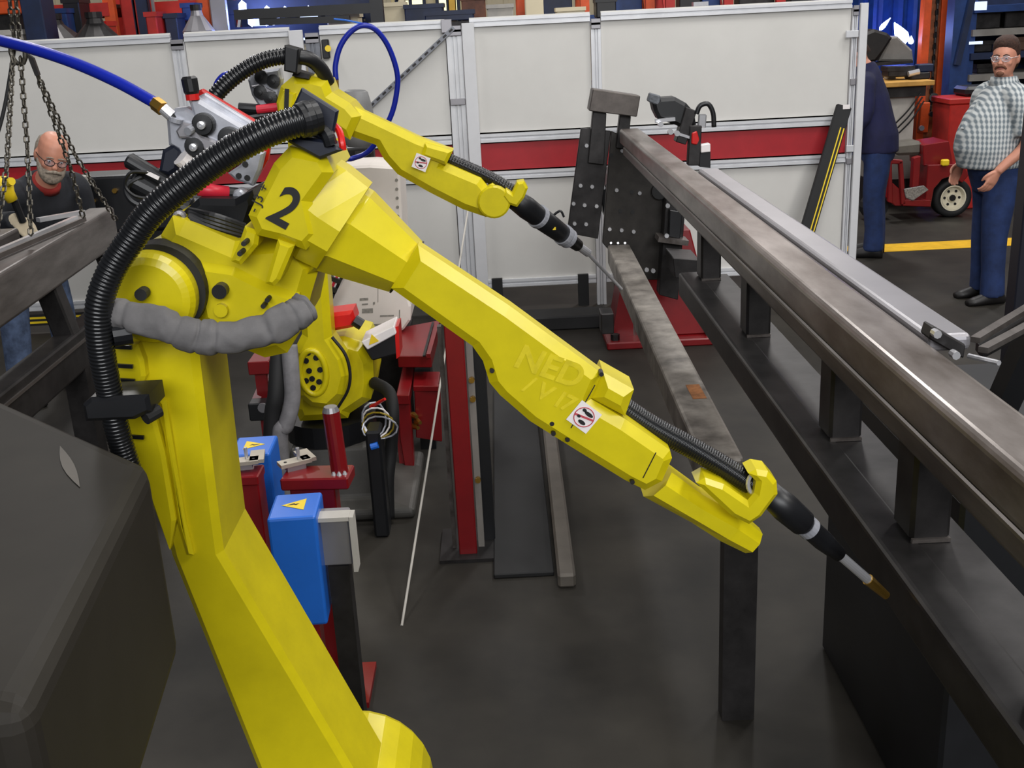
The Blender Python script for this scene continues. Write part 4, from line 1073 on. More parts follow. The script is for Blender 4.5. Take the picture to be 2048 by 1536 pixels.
# cables and hoses round the far robot base
t = thing('cable_coil', 'tangle of thin white and yellow wires on the floor unit right of the far robot', 'cable coil', P(750, 900, 4.5))
for k in range(4):
    bm = NB(); c = P(748 + 4 * k, 838 + 6 * k, 4.34); tube(bm, [c + V(((.05 + .008 * k) * math.cos(j * .4488), .01 * math.sin(j + k), (.075 - .008 * k) * math.sin(j * .4488))) for j in range(14)], .004, 6, closed=True); mk('wire_loop', bm, (CAST, WHITEL, YELD, CAST)[k], t)
bm = NB(); cyl(bm, P(742, 814, 4.36), P(770, 798, 4.3), .009, .006, n=8); mk('red_plug', bm, REDB, t)
bm = NB(); cyl(bm, P(742, 894, 4.31), P(756, 890, 4.31), .014, n=10); mk('blue_plug', bm, BLUEB, t)
bm = NB(); bb(bm, P(736, 880, 4.4).x, P(766, 880, 4.4).x, 4.32, 4.45, 0, P(750, 850, 4.4).z); mk('connector_box', bm, BLK, t, bev=.01)
for nm, m_, pts, r, lab in (('black_hose', RUB, [P(748, 765, 4.7), P(778, 785, 4.6), P(786, 830, 4.5), P(782, 900, 4.5), P(776, 960, 4.47), V((P(772, 980, 4.46).x, 4.46, .03))], .028, 'thick black hose arching down right of the far robot base'),
                            ('black_hose', RUB, [P(560, 680, 4.4), P(556, 730, 4.35), P(552, 790, 4.3), P(544, 850, 4.3), V((P(540, 900, 4.3).x - .05, 4.3, .04))], .035, 'black hose hanging to the floor left of the far robot'),
                            ('grey_hose', mat('grey_fabric_hose', (120, 118, 120), .7, var=.15, scale=20), [P(578, 690, 4.35), P(582, 740, 4.32), P(584, 800, 4.3), P(572, 850, 4.28), P(560, 880, 4.28), V((P(556, 900, 4.3).x, 4.3, .04))], .034, 'grey hose hanging in front of the far robot shoulder')):
    bm = NB(); tube(bm, spline(pts, 8), r, 12)
    tag(mk(nm, bm, m_, smooth=True), lab, 'hose')
t = thing('red_low_stand', 'low red stand with a sloping leg left of the far robot', 'stand', (P(520, 740, 5.4).x, 5.4, 0))
xa, xb = P(506, 740, 5.4).x, P(548, 740, 5.4).x
bm = NB(); bb(bm, xa, xb, 5.3, 5.5, P(520, 738, 5.4).z, P(520, 712, 5.4).z); mk('top_bar', bm, RED, t, bev=.004)
bm = NB(); beam(bm, P(536, 745, 5.4), P(512, 800, 5.35), .04, .04, (0, 1, 0)); mk('brace', bm, RED, t)
bm = NB(); bb(bm, xa + .02, xb - .03, 5.34, 5.46, 0, P(520, 738, 5.4).z); mk('post', bm, RED, t)
bm = NB(); bb(bm, xa, xb, 5.2, 5.29, P(530, 835, 5.25).z, P(530, 800, 5.25).z); cbx = mk('connector', bm, BLK, t, bev=.006)
bm = NB(); c = P(526, 815, 5.19); cyl(bm, c, c + V((0, -.01, 0)), .025, n=14); mk('round_port', bm, GREYP, cbx)

# ---------------------------------------------------------------- works behind the fence
def rack(px, py_, Y, h, m_up, w=.12, name='rack_upright', lab='', cat='rack post', grp=None, tilt=0):
    x = P(px, py_, Y).x
    bm = NB()
    bb(bm, x - w / 2, x + w / 2, Y - .05, Y - .035, 0, h)
    bb(bm, x - w / 2, x - w / 2 + .012, Y - .05, Y + .05, 0, h); bb(bm, x + w / 2 - .012, x + w / 2, Y - .05, Y + .05, 0, h)
    o = tag(mk(name, bm, m_up), lab, cat, grp)
    bm = NB(); bb(bm, x - w / 2 - .03, x + w / 2 + .03, Y - .09, Y + .09, 0, .012); mk('foot_plate', bm, STEELD, o)
    return o
G = 'storage racks behind the fence'
# left storage rack, orange and red
def rackbay(name, lab, Y, pxa, pxb, beams, m_b, m_u=ORANGE, deep=1.0, mids=()):
    xa, xb = P(pxa, 30, Y).x, P(pxb, 30, Y).x
    t = thing(name, lab, 'rack', ((xa + xb) / 2, Y + deep / 2, 0), G)
    for x in (xa, xb) + tuple(P(m, 30, Y).x for m in mids):
        for y in (Y, Y + deep):
            bm = NB(); bb(bm, x - .055, x + .055, y - .04, y + .04, 0, 4.2); mk('upright', bm, m_u, t)
        bm = NB()
        for k in range(5):
            beam(bm, (x, Y, .3 + .75 * k), (x, Y + deep, .3 + .75 * (k + 1)), .03, .03, (1, 0, 0))
        mk('lacing', bm, m_u, t)
    for z in beams:
        for y in (Y - .03, Y + deep + .03):
            bm = NB(); bb(bm, xa, xb, y - .025, y + .025, z - .065, z + .065); mk('shelf_beam', bm, m_b, t)
        bm = NB(); bb(bm, xa, xb, Y, Y + deep, z + .02, z + .05); mk('shelf_deck', bm, STEELD, t)
    return t
ra = rackbay('pallet_rack', 'orange and red pallet rack above the left end of the fence', 11.9, -140, 222, (.2, 1.35, P(100, 25, 12).z), REDR)
rb = rackbay('pallet_rack', 'red pallet rack right of the orange post at upper left', 13.1, 246, 436, (.2, 1.4, P(330, 15, 13).z), REDR, REDR, mids=(372,))
rc = rackbay('pallet_rack', 'blue machine rack above the fence left of the gate', 11.5, 458, 742, (.3, 1.5, P(600, 62, 11.5).z, P(600, 8, 11.5).z), BLUED, BLUED, .8, mids=(560,))
rd = rackbay('pallet_rack', 'orange and blue rack above the middle of the fence', 14.5, 1044, 1300, (.2, 1.2, P(1150, 22, 14.5).z - .12), BLUER, ORANGE, .9, mids=(1170,))
re_ = rackbay('pallet_rack', 'blue rack with red uprights above the right end of the fence', 14.0, 1340, 1680, (.2, 1.2, P(1500, 12, 14).z - .08), BLUER, REDR, .9, mids=(1456, 1560))
bm = NB(); c = P(300, 20, 12.4); bb(bm, c.x - .05, c.x - .02, 12.4, 12.43, 0, 3.6); bb(bm, c.x + .02, c.x + .05, 12.4, 12.43, 0, 3.6)
tag(mk('steel_ladder_rail', bm, CHROME), 'bright narrow steel rails right of the orange rack post', 'rails')
for a, Y, lab, m_ in ((285, 12.2, 'dark blue rack column next to the bright steel rails', BLUED), (262, 12.2, 'red rack column between the orange post and steel rails', REDR)):
    rack(a, 30, Y, 3.4, m_, .16, 'rack_column', lab)
rack(410, 30, 12.5, 3.4, ORANGE, .13, 'rack_column', 'slim orange rack column left of the blue machine rack')
rack(748, 30, 13.2, 3.4, WHITEF, .16, 'building_column', 'pale grey building column above the braced gate', 'column')
rack(806, 30, 16.0, 3.6, CREAM, .09, 'building_column', 'thin cream column right of the pale grey building column', 'column')
rack(905, 20, 18.0, 3.6, mat('yellow_column', (224, 176, 60), .5), .12, 'building_column', 'thin yellow column beside the bright window', 'column')

def crate(name, lab, cat, px, py, Y, w, h, d, m_, z0=None, grp=None, kind='box', bevel=.01, under=None):
    c = P(px, py, Y)
    if z0 is not None:
        c.z = z0 + h / 2
    t = thing(name, lab, cat, (c.x, Y, c.z - h / 2), grp)
    if kind == 'box':
        bm = NB(); bb(bm, c.x - w / 2, c.x + w / 2, Y - d / 2, Y + d / 2, c.z - h / 2, c.z + h / 2); mk('body', bm, m_, t, bev=bevel)
        bm = NB(); bb(bm, c.x - w / 2 - .012, c.x + w / 2 + .012, Y - d / 2 - .012, Y + d / 2 + .012, c.z + h / 2 - .04, c.z + h / 2 + .004); mk('rim', bm, m_, t)
    elif kind == 'cone':
        bm = NB(); lathe(bm, V((c.x, Y, c.z - h / 2)), (0, 0, 1), [(0, w / 2), (h * .25, w / 2), (h * .8, w * .2), (h, w * .16)], 14); mk('hopper', bm, m_, t)
        bm = NB(); lathe(bm, V((c.x, Y, c.z + h / 2)), (0, 0, 1), [(0, w * .18), (.05, w * .18), (.05, w * .1)], 14); mk('lid', bm, STEELD, t)
    if under is not None:
        z0 = c.z - h / 2
        if z0 > .05:
            bm = NB(); bb(bm, c.x - w * .4, c.x + w * .4, Y - d * .4, Y + d * .4, 0, z0 - .001)
            mk('stand', bm, under, t)
    return t
BG = 'machine heads showing above the fence'
crate('conical_machine_head', 'dark conical machine head at far left behind the chains', 'machine', 108, 66, 10.9, .52, .24, .5, STEELD, kind='cone', under=STEELD, grp=BG)
crate('conical_machine_head', 'dark conical machine head left of the orange rack post', 'machine', 192, 64, 10.4, .42, .24, .4, STEELD, kind='cone', under=STEELD, grp=BG)
crate('conical_machine_head', 'blue-grey conical machine head right of the red rack beams', 'machine', 396, 48, 10.8, .3, .24, .4, GREYP, kind='cone', under=STEELD, grp=BG)
crate('blue_tool_cabinet', 'small blue cabinet on top of the far left machine head', 'cabinet', 122, 44, 11.45, .2, .24, .2, BLUER, under=STEELD)
crate('white_drum', 'white drum standing at the far left rack', 'drum', 34, 84, 10.3, .24, .2, .3, GREYL, under=STEELD)
crate('orange_bin', 'orange bin high on the far left rack', 'bin', 6, 12, 11.2, .4, .16, .4, ORANGE, under=STEELD)
crate('glass_shield', 'clear grey shield panel right of the slim orange column', 'shield', 440, 36, 11.0, .16, .42, .04, GREYP, under=STEELD)
BL = 'blue bins above the fence'
crate('blue_bin', 'dark blue bin right of the cream column', 'bin', 850, 28, 13.0, .42, .2, .4, BLUED, under=STEELD, grp=BL)
crate('blue_bin', 'low blue bin below the bright window', 'bin', 900, 32, 12.1, .5, .1, .4, BLUED, under=STEELD, grp=BL)
crate('cardboard_box', 'cream carton left of the thin cream column', 'carton', 790, 30, 13.2, .26, .26, .3, CREAM, under=STEELD)
crate('cardboard_box', 'pale cartons right of the orange upright in the middle', 'carton', 1068, 14, 14.2, .22, .4, .3, CREAM, under=STEELD)
crate('cardboard_box', 'small pale carton on the fence line left of the slim post', 'carton', 690, 42, 11.2, .3, .14, .3, CREAM, under=STEELD)
crate('grey_parts_tub', 'grey parts tub above the middle fence panel', 'tub', 1000, 22, 13.5, .3, .14, .3, GREYL, under=STEELD)
crate('parts_carton', 'row of small pale cartons on the middle rack', 'carton', 1140, 24, 14.0, .34, .1, .3, CREAM, under=STEELD)
crate('yellow_parts_bin', 'yellow green bin on the middle rack', 'bin', 1206, 6, 14.95, .22, .3, .3, YELD, z0=P(1150, 22, 14.5).z - .065)
crate('black_machine', 'black machine body between the slim post and the red uprights', 'machine', 1210, 16, 13.0, .22, .2, .3, BLK, under=STEELD)
crate('silver_gauge', 'silver fitting on top of the right rack', 'fitting', 1400, 14, 12.8, .14, .1, .1, CHROME, under=STEELD)
LG = 'loads on the racks above the fence'
for k, (a, b, Y, w, h, m_, nm, cat, lab) in enumerate((
        (1110, 10, 14.95, .42, .5, BLUED, 'parts_crate', 'crate', 'dark blue crate right of the pale cartons above the middle bay'),
        (1250, 8, 14.95, .4, .46, BLUER, 'parts_crate', 'crate', 'blue crate left of the second slim post above the widest bay'),
        (1376, 6, 14.45, .26, .5, BLK, 'drum_load', 'drum', 'black load beside the first red upright above the widest bay'),
        (1418, 2, 14.45, .22, .44, BLUER, 'parts_crate', 'crate', 'blue crate above the middle of the widest bay'),
        (1508, 4, 14.45, .44, .5, STEELD, 'parts_crate', 'crate', 'dark steel crate between the two red uprights'),
        (1596, -2, 14.45, .26, .46, BLK, 'drum_load', 'drum', 'black load near the right end of the fence top'),
        (1642, 2, 14.45, .24, .5, BLUER, 'parts_crate', 'crate', 'blue crate nearest the white end post of the fence'),
        (78, 30, 10.2, .18, .5, BLUED, 'blue_machine_tower', 'machine', 'dark blue machine column between the hoist chains and first cone'),
        (156, 34, 11.7, .16, .34, BLK, 'black_machine_tower', 'machine', 'black machine top between the two dark cones'),
        (212, 66, 10.9, .12, .2, REDB, 'red_machine_pillar', 'machine', 'small red machine pillar against the orange rack post'),
        (314, 58, 11.0, .1, .3, REDR, 'red_machine_pillar', 'machine', 'red machine pillar before the cream wall left of the slim post'),
        (352, 56, 11.2, .12, .26, BLUED, 'blue_machine_tower', 'machine', 'dark blue machine top just left of the slim fence post'),
        (384, 24, 11.6, .12, .16, BLUER, 'blue_machine_tower', 'machine', 'blue box above the blue-grey cone'),
        (690, 10, 12.6, .5, .3, BLUED, 'machine_cover', 'machine', 'dark blue machine cover left of the pale building column'),
        (948, 22, 12.8, .26, .3, mat('brown_load', (110, 66, 46), .6, var=.3), 'brown_load', 'load', 'brown load right of the bright window'))):
    z0 = {14.95: P(1150, 22, 14.5).z - .065, 14.45: P(1500, 12, 14).z - .025}.get(Y)
    crate(nm, lab, cat, a, b, Y, w, h, .3, m_, under=None if z0 else STEELD, grp=LG, z0=z0)
bm = NB(); beam(bm, P(470, 30, 10.9), P(745, 16, 10.9), .09, .09); beam(bm, P(520, 44, 10.9), P(700, 38, 10.9), .06, .06)
t = tag(mk('black_pipe_run', bm, BLK), 'black horizontal pipes crossing the blue machine rack', 'pipes')
bm = NB(); bb(bm, P(742, 30, 10.9).x, P(742, 30, 10.9).x + .12, 10.85, 10.95, 0, 3.0); mk('pipe_post', bm, BLK, t)
# arc flashes on the left machine
for k, (a, b, r) in enumerate(((485, 14, .045), (503, 42, .04), (532, 42, .035), (534, 20, .03), (570, 18, .02), (556, 38, .02), (617, 17, .02))):
    bm = NB(); c = P(a, b, 11.2); bmesh.ops.create_icosphere(bm, subdivisions=1, radius=r, matrix=M.Translation(c) @ M.Diagonal((1, .5, 1.4, 1)))
    mk('welding_light', bm, ARC, rc)
l = bpy.data.lights.new('arc_glow', 'POINT'); l.energy = 25; l.color = (.25, .35, 1); l.shadow_soft_size = .1
o = bpy.data.objects.new('arc_glow', l); COL.objects.link(o); o.location = P(510, 30, 11.0)

# right gap: welding booth, gantry, bench, cart
YB = 14.6
xa, xb = P(1700, 40, YB).x, P(1875, 40, YB).x
bm = NB()
n = 24
rs = []
for k in range(n + 1):
    x = xa + (xb - xa) * k / n
    y = YB + .05 * math.sin(k * 1.7)
    rs.append([V((x, y, .2)), V((x, y, 3.6)), V((x, y + .01, 3.6)), V((x, y + .01, .2))])
rings(bm, rs)
tag(mk('welding_curtain', bm, BLUER), 'dark blue welding curtain lit by the arc', 'curtain')
t = thing('welding_station', 'welding station: grey trapezoid hood with blue-white arcs flaring behind it', 'welding station', (P(1790, 130, 12.5).x, 12.6, 0))
for a, b, w, h, tl in ((1800, 66, .17, .27, -.55), (1770, 48, .06, .17, .75), (1822, 80, .07, .09, 0)):
    c = P(a, b, 12.85)
    bm = NB(); lathe(bm, c, (math.sin(tl), 0, math.cos(tl)), [(-h * .5, 0.005), (-h * .38, w * .36), (-h * .15, w * .45), (h * .12, w * .3), (h * .35, w * .14), (h * .5, .004)], 14)
    mk('welding_arc', bm, ARC, t, True)
for q, en in ((P(1800, 62, 14.1), 9), (P(1772, 44, 14.2), 4), (P(1800, 60, 12.75), 3)):
    l = bpy.data.lights.new('arc_light', 'POINT'); l.energy = en; l.color = (.12, .18, 1); l.shadow_soft_size = .06
    o = bpy.data.objects.new('arc_light', l); COL.objects.link(o); o.location = q
bm = NB(); cprism(bm, [(1757, 122), (1780, 74), (1794, 72), (1824, 100), (1826, 122)], 12.5, .2, .02); mk('hood_plate', bm, GREYW, t)
bm = NB(); cprism(bm, [(1724, 68), (1748, 58), (1774, 66), (1784, 76), (1766, 104), (1750, 124), (1724, 128)], 12.4, .3, .03); mk('dark_casing', bm, mat('dark_brown_casing', (22, 18, 16), .6, var=.3, scale=20), t)
bm = NB(); prism(bm, PL([(1722, 128), (1826, 121), (1826, 126), (1722, 134)], 12.35), (0, .4, 0)); mk('lower_lip', bm, STEELD, t)
bm = NB(); bb(bm, P(1770, 130, 12.7).x, P(1815, 130, 12.7).x, 12.5, 12.8, 0, P(1790, 132, 12.6).z); mk('hood_stand', bm, STEELD, t)
t = thing('workbench', 'workbench with a tan wooden top beyond the fence', 'workbench', (P(1810, 300, 11.8).x, 11.9, 0))
zt_ = P(1820, 158, 11.9).z
xa, xb = P(1755, 170, 11.6).x, P(1866, 170, 11.6).x
bm = NB(); bb(bm, xa, xb, 11.55, 12.3, zt_ - .05, zt_); mk('bench_top', bm, TAN, t, bev=.006)
bm = NB(); bb(bm, xa + .05, xb - .05, 11.65, 12.2, zt_ - .16, zt_ - .051); mk('bench_apron', bm, STEELD, t)
bm = NB(); bb(bm, xa + .05, xb - .12, 11.75, 12.1, .55, zt_ - .161); mk('white_panel', bm, GREYL, t)
bm = NB(); bb(bm, xa + .03, xb - .1, 11.7, 12.15, .3, .55); mk('grey_plinth', bm, GREYW, t)
for x in (xa + .06, xb - .14):
    bm = NB(); bb(bm, x - .03, x + .03, 11.73, 12.1, 0, .3); mk('bench_leg', bm, STEELD, t)
for k in range(3):
    bm = NB(); tube(bm, spline([P(1842 + 3 * k, 186 + 8 * k, 11.63), P(1815 + 4 * k, 222 + 9 * k, 11.62), P(1792 + 3 * k, 246 + 10 * k, 11.69)], 6), .008, 6)
    tag(mk('drooping_cable', bm, RUB), ('uppermost', 'middle', 'lowest')[k] + ' of three dark cables drooping across the white bench panel', 'cable', 'cables on the bench front')
t = thing('bench_vise', 'dark blue vise on the tan bench top', 'vise', V((P(1835, 150, 11.8).x, 11.8, zt_)))
c = V((P(1838, 150, 11.8).x, 11.8, zt_))
bm = NB(); bb(bm, c.x - .1, c.x + .1, 11.75, 11.95, zt_, zt_ + .07); mk('vise_base', bm, STEELD, t, bev=.01)
bm = NB(); bb(bm, c.x - .02, c.x + .14, 11.77, 11.9, zt_ + .07, zt_ + .15); mk('vise_jaw', bm, BLUED, t, bev=.01)
bm = NB(); cyl(bm, c + V((-.13, -.05, .06)), c + V((-.02, -.05, .08)), .03, n=10); mk('vise_handle', bm, CHROME, t)
crate('dark_casting_block', 'dark casting lying at the left end of the tan bench', 'casting', 1795, 143, 11.9, .26, .1, .2, STEELD)
crate('pale_rag_bundle', 'pale cloth bundle behind the dark casting on the bench', 'rag', 1780, 150, 12.05, .1, .09, .1, GREYL)
# orange gantry column
Yg = 12.75
t = thing('orange_lift_mast', 'tall orange lift mast with a grease-stained chain track and red foot', 'lift mast', (P(1862, 300, Yg).x, Yg, 0))
def wx(px, py): return P(px, py, Yg).x
xm = (wx(1845, 250) + wx(1886, 20)) / 2
for k, (dx, w) in enumerate(((-.12, .085), (.09, .11))):
    bm = NB(); bb(bm, xm + dx - w / 2, xm + dx + w / 2, Yg - .06, Yg + .06, .38, 3.4); mk('mast_rail', bm, ORANGE, t, bev=.004)
bm = NB(); bb(bm, xm - .078, xm + .036, Yg - .02, Yg + .04, .4, 3.4); mk('chain_track', bm, mat('greasy_orange_brown', (150, 88, 52), .6, var=.4, scale=12), t)
bm = NB(); chain(bm, V((xm - .01, Yg - .04, .9)), V((xm - .01, Yg - .04, 3.3)), .06, .012); mk('lift_chain', bm, STEELD, t)['kind'] = 'stuff'
bm = NB(); cyl(bm, P(1868, 195, Yg - .1), P(1868, 195, Yg), .05, n=12); mk('sheave', bm, BLK, t)
bm = NB(); beam(bm, P(1875, 222, Yg - .12), P(1895, 290, Yg - .12), .085, .06, (0, 1, 0)); mk('red_fork_arm', bm, REDB, t, bev=.006)
bm = NB(); beam(bm, P(1850, 205, Yg - .12), P(1845, 265, Yg - .12), .1, .06, (0, 1, 0)); mk('orange_arm', bm, ORANGE, t, bev=.006)
for a, b in ((1862, 228), (1880, 242), (1842, 256)):
    bm = NB(); c = P(a, b, Yg - .16); cyl(bm, c, c + V((0, -.03, 0)), .03, n=8); mk('roller_bolt', bm, BLK if a == 1862 else CHROME, t)
bm = NB(); bb(bm, xm - .17, xm + .17, Yg - .2, Yg + .3, 0, .38); mk('mast_foot', bm, RED, t, bev=.01)
# blue column and dark shelving
t = bcol = thing('blue_rack_column', 'dark blue steel column with a slanting brace beside the orange mast', 'column', (P(1905, 200, 12.2).x, 12.2, 0))
x = P(1911, 120, 12.2).x
bm = NB(); bb(bm, x - .09, x + .09, 12.1, 12.3, 0, 3.6); mk('column', bm, BLUER, t)
bm = NB(); beam(bm, P(1948, -20, 12.05), P(1914, 130, 12.05), .06, .05, (0, 1, 0)); mk('brace', bm, BLUED, t)
t = thing('steel_shelving', 'dark blue shelving loaded with metal parts behind the person in plaid', 'shelving', (P(2010, 200, 13.0).x, 13.0, 0), None)
xa, xb = P(1925, 100, 13.0).x, P(2230, 100, 13.0).x
for x in (xa, (xa + xb) / 2, xb):
    bm = NB(); bb(bm, x - .05, x + .05, 12.8, 12.9, 0, 3.4); mk('upright', bm, BLUER, t)
for py_, m_ in ((16, BLUER), (62, GREYW), (108, BLUED), (150, GREYW), (195, BLUED)):
    z = P(1990, py_, 13.0).z
    bm = NB(); bb(bm, xa, xb, 12.75, 13.5, z - .04, z + .03); mk('shelf', bm, m_, t)
bm = NB(); bb(bm, xa, xb, 13.5, 13.52, 0, 3.4); mk('back_sheet', bm, BLUED, t)
SG = 'parts on the dark shelving'
for k, (a, b, w, h, m_, lab) in enumerate(((1944, 85, .3, .12, STEELD, 'dark long casting on the shelf left of the person in plaid'), (1975, 133, .4, .1, STEELD, 'dark part on the shelf at shoulder height of the person in plaid'),
                                           (1940, 178, .3, .12, BLUED, 'dark blue tray on the lower shelf left of the person in plaid'), (2036, 100, .26, .14, mat('brown_part', (92, 66, 50), .6), 'brown part on the shelf right of the person in plaid'),
                                           (2030, 40, .4, .2, STEELD, 'dark drum part on the upper shelf at the right edge'), (1960, 40, .3, .2, STEELD, 'dark part on the upper shelf above the person in plaid'))):
    crate('shelf_part', lab, 'metal part', a, b, 13.1, w, h, .4, m_, grp=SG, z0=P(1990, {85: 108, 133: 150, 178: 195, 100: 108, 40: 62}[b], 13.0).z + .031)
for a, b, w in ((1946, 86, .2), (1962, 6, .12)):
    bm = NB(); c = P(a, b, 12.7); bb(bm, c.x - w / 2, c.x + w / 2, 12.68, 12.72, c.z - .015 - (.06 if b < 10 else 0), c.z + .015); mk('lit_slot', bm, WINB, t)  # glowing strips stand in for bright slots between the shelves
bm = NB(); c = P(1930, 183, 12.04); bb(bm, c.x - .04, c.x + .04, 12.04, 12.06, c.z - .08, c.z + .06); mk('paper_tag', bm, WHITEL, bcol)
# red bin
c = P(1915, 250, 11.6)
t = thing('red_bin', 'tall red bin with a rim behind the person in plaid', 'bin', (P(1915, 280, 11.6).x + .05, 11.6, 0))
zt_ = P(1910, 193, 11.6).z
bm = NB(); rings(bm, [[V((c.x + .05 + a * s, 11.6 + b * s, z)) for a, b in ((-1, -1), (1, -1), (1, 1), (-1, 1))] for s, z in ((.2, 0), (.235, zt_ - .06))]); mk('body', bm, REDR, t, bev=.01)
bm = NB(); box(bm, (c.x + .05, 11.6, zt_ - .03), (.5, .5, .06)); mk('rim', bm, REDR, t, bev=.01)
bm = NB(); bb(bm, c.x, c.x + .3, 11.45, 11.8, zt_, zt_ + .1); mk('black_bag', bm, BLK, t, bev=.03)
# red tow cart
Yc = PZ(1890, 436, 0).y + .1
t = thing('red_tow_cart', 'red burden cart with an open side frame and a cream steel wheel', 'cart', (P(1860, 430, Yc).x, Yc, 0))
def cpoly(nm, pts, y, dep, m_=RED, bev=.006, par=None):
    bm = NB(); prism(bm, PL(pts, y), (0, dep, 0)); return mk(nm, bm, m_, par or t, bev=bev)
wc = P(1899, 393, Yc); wr = .195
_, s_, u_ = frame((0, 1, 0))
bm = NB(); rings(bm, [circ(V((wc.x, Yc - .1 + t_, wr)), s_, u_, r_ * wr, 30) for t_, r_ in ((0, .66), (0, .92), (.03, 1), (.13, 1), (.16, .92), (.16, .66))], closed=True); ty = mk('tyre', bm, RUB, t, True)
bm = NB(); rings(bm, [circ(V((wc.x, Yc - .1 + t_, wr)), s_, u_, max(.001, r_ * wr), 28) for t_, r_ in ((.03, .001), (.03, .2), (.045, .25), (.04, .5), (.0, .6), (.0, .66), (.1, .66), (.1, .001))]); rm_ = mk('wheel_rim', bm, mat('cream_wheel_paint', (216, 208, 184), .5, var=.05), ty)
bm = NB(); cyl(bm, V((wc.x, Yc - .085, wr)), V((wc.x, Yc - .05, wr)), wr * .16, n=12); mk('hub', bm, BLK, ty)
bm = NB()
for k in range(6):
    q = V((wc.x + wr * .38 * math.cos(k * 1.047), Yc - .064, wr + wr * .38 * math.sin(k * 1.047))); cyl(bm, q, q + V((0, .02, 0)), wr * .07, n=8)
mk('lug_hole', bm, BLK, ty)['kind'] = 'stuff'
cpoly('fender', [(1856, 330), (1925, 328), (1938, 350), (1925, 366), (1905, 352), (1885, 358), (1868, 378), (1862, 410), (1850, 412)], Yc - .16, .4)
cpoly('seat_box', [(1846, 290), (1898, 282), (1906, 328), (1848, 332)], Yc - .1, .4)
cpoly('side_rail', [(1780, 318), (1806, 320), (1804, 328), (1784, 328), (1786, 408), (1776, 404)], Yc - .2, .05)
cpoly('side_rail', [(1798, 322), (1806, 322), (1812, 408), (1803, 410)], Yc - .2, .05)
cpoly('upright_panel', [(1828, 316), (1842, 312), (1838, 372), (1824, 376)], Yc - .18, .08)
cpoly('lower_panel', [(1774, 356), (1806, 384), (1808, 412), (1790, 412), (1772, 395)], Yc - .16, .06)
cpoly('sill', [(1806, 400), (1862, 400), (1862, 414), (1806, 412)], Yc - .2, .5)
cpoly('grip_step', [(1808, 378), (1848, 371), (1858, 380), (1826, 402), (1812, 396)], Yc - .22, .02, mat('tread_plate', (170, 168, 166), .35, .6, var=.35, scale=60))
cpoly('seat_pad', [(1790, 288), (1846, 282), (1844, 310), (1794, 312)], Yc - .02, .3, mat('grey_seat_pad', (96, 92, 84), .7, var=.15), .03)
bm = NB(); q = P(1890, 325, Yc - .2); box(bm, q, (.07, .06, .06)); mk('yellow_lamp', bm, YELL, t, bev=.01)
bm = NB(); cyl(bm, V((wc.x - .75, Yc - .02, .13)), V((wc.x - .75, Yc + .1, .13)), .13, n=16); mk('front_wheel', bm, RUB, t)

# ---------------------------------------------------------------- people
def plaid():
    m = mat('plaid_shirt_cloth', (190, 194, 194), .85, var=.0, scale=6)
    nt = m.node_tree
    b = nt.nodes['Principled BSDF']
    tc = nt.nodes.new('ShaderNodeTexCoord')
    ws = []
    for ax, sc in (('Z', 9.0), ('X', 13.0)):
        w = nt.nodes.new('ShaderNodeTexWave')
        w.bands_direction = ax
        w.inputs['Scale'].default_value = sc
        w.inputs['Distortion'].default_value = .6
        nt.links.new(tc.outputs['Object'], w.inputs['Vector'])
        ws.append(w)
    def mth(op, a, bb_):
        n = nt.nodes.new('ShaderNodeMath'); n.operation = op
        for i, v in enumerate((a, bb_)):
            if isinstance(v, float):
                n.inputs[i].default_value = v
            else:
                nt.links.new(v, n.inputs[i])
        return n.outputs[0]
    h = mth('MULTIPLY', ws[1].outputs['Fac'], .62)
    s = mth('ADD', mth('MULTIPLY', ws[0].outputs['Fac'], .38), h)
    cr = nt.nodes.new('ShaderNodeValToRGB')
    cr.color_ramp.elements[0].position = .25; cr.color_ramp.elements[0].color = C(112, 123, 130)
    cr.color_ramp.elements[1].position = .75; cr.color_ramp.elements[1].color = C(198, 202, 201)
    nt.links.new(s, cr.inputs['Fac'])
    nt.links.new(cr.outputs['Color'], b.inputs['Base Color'])
    return m

def smooth(a, b, x):
    t = max(0, min(1, (x - a) / (b - a)))
    return t * t * (3 - 2 * t)

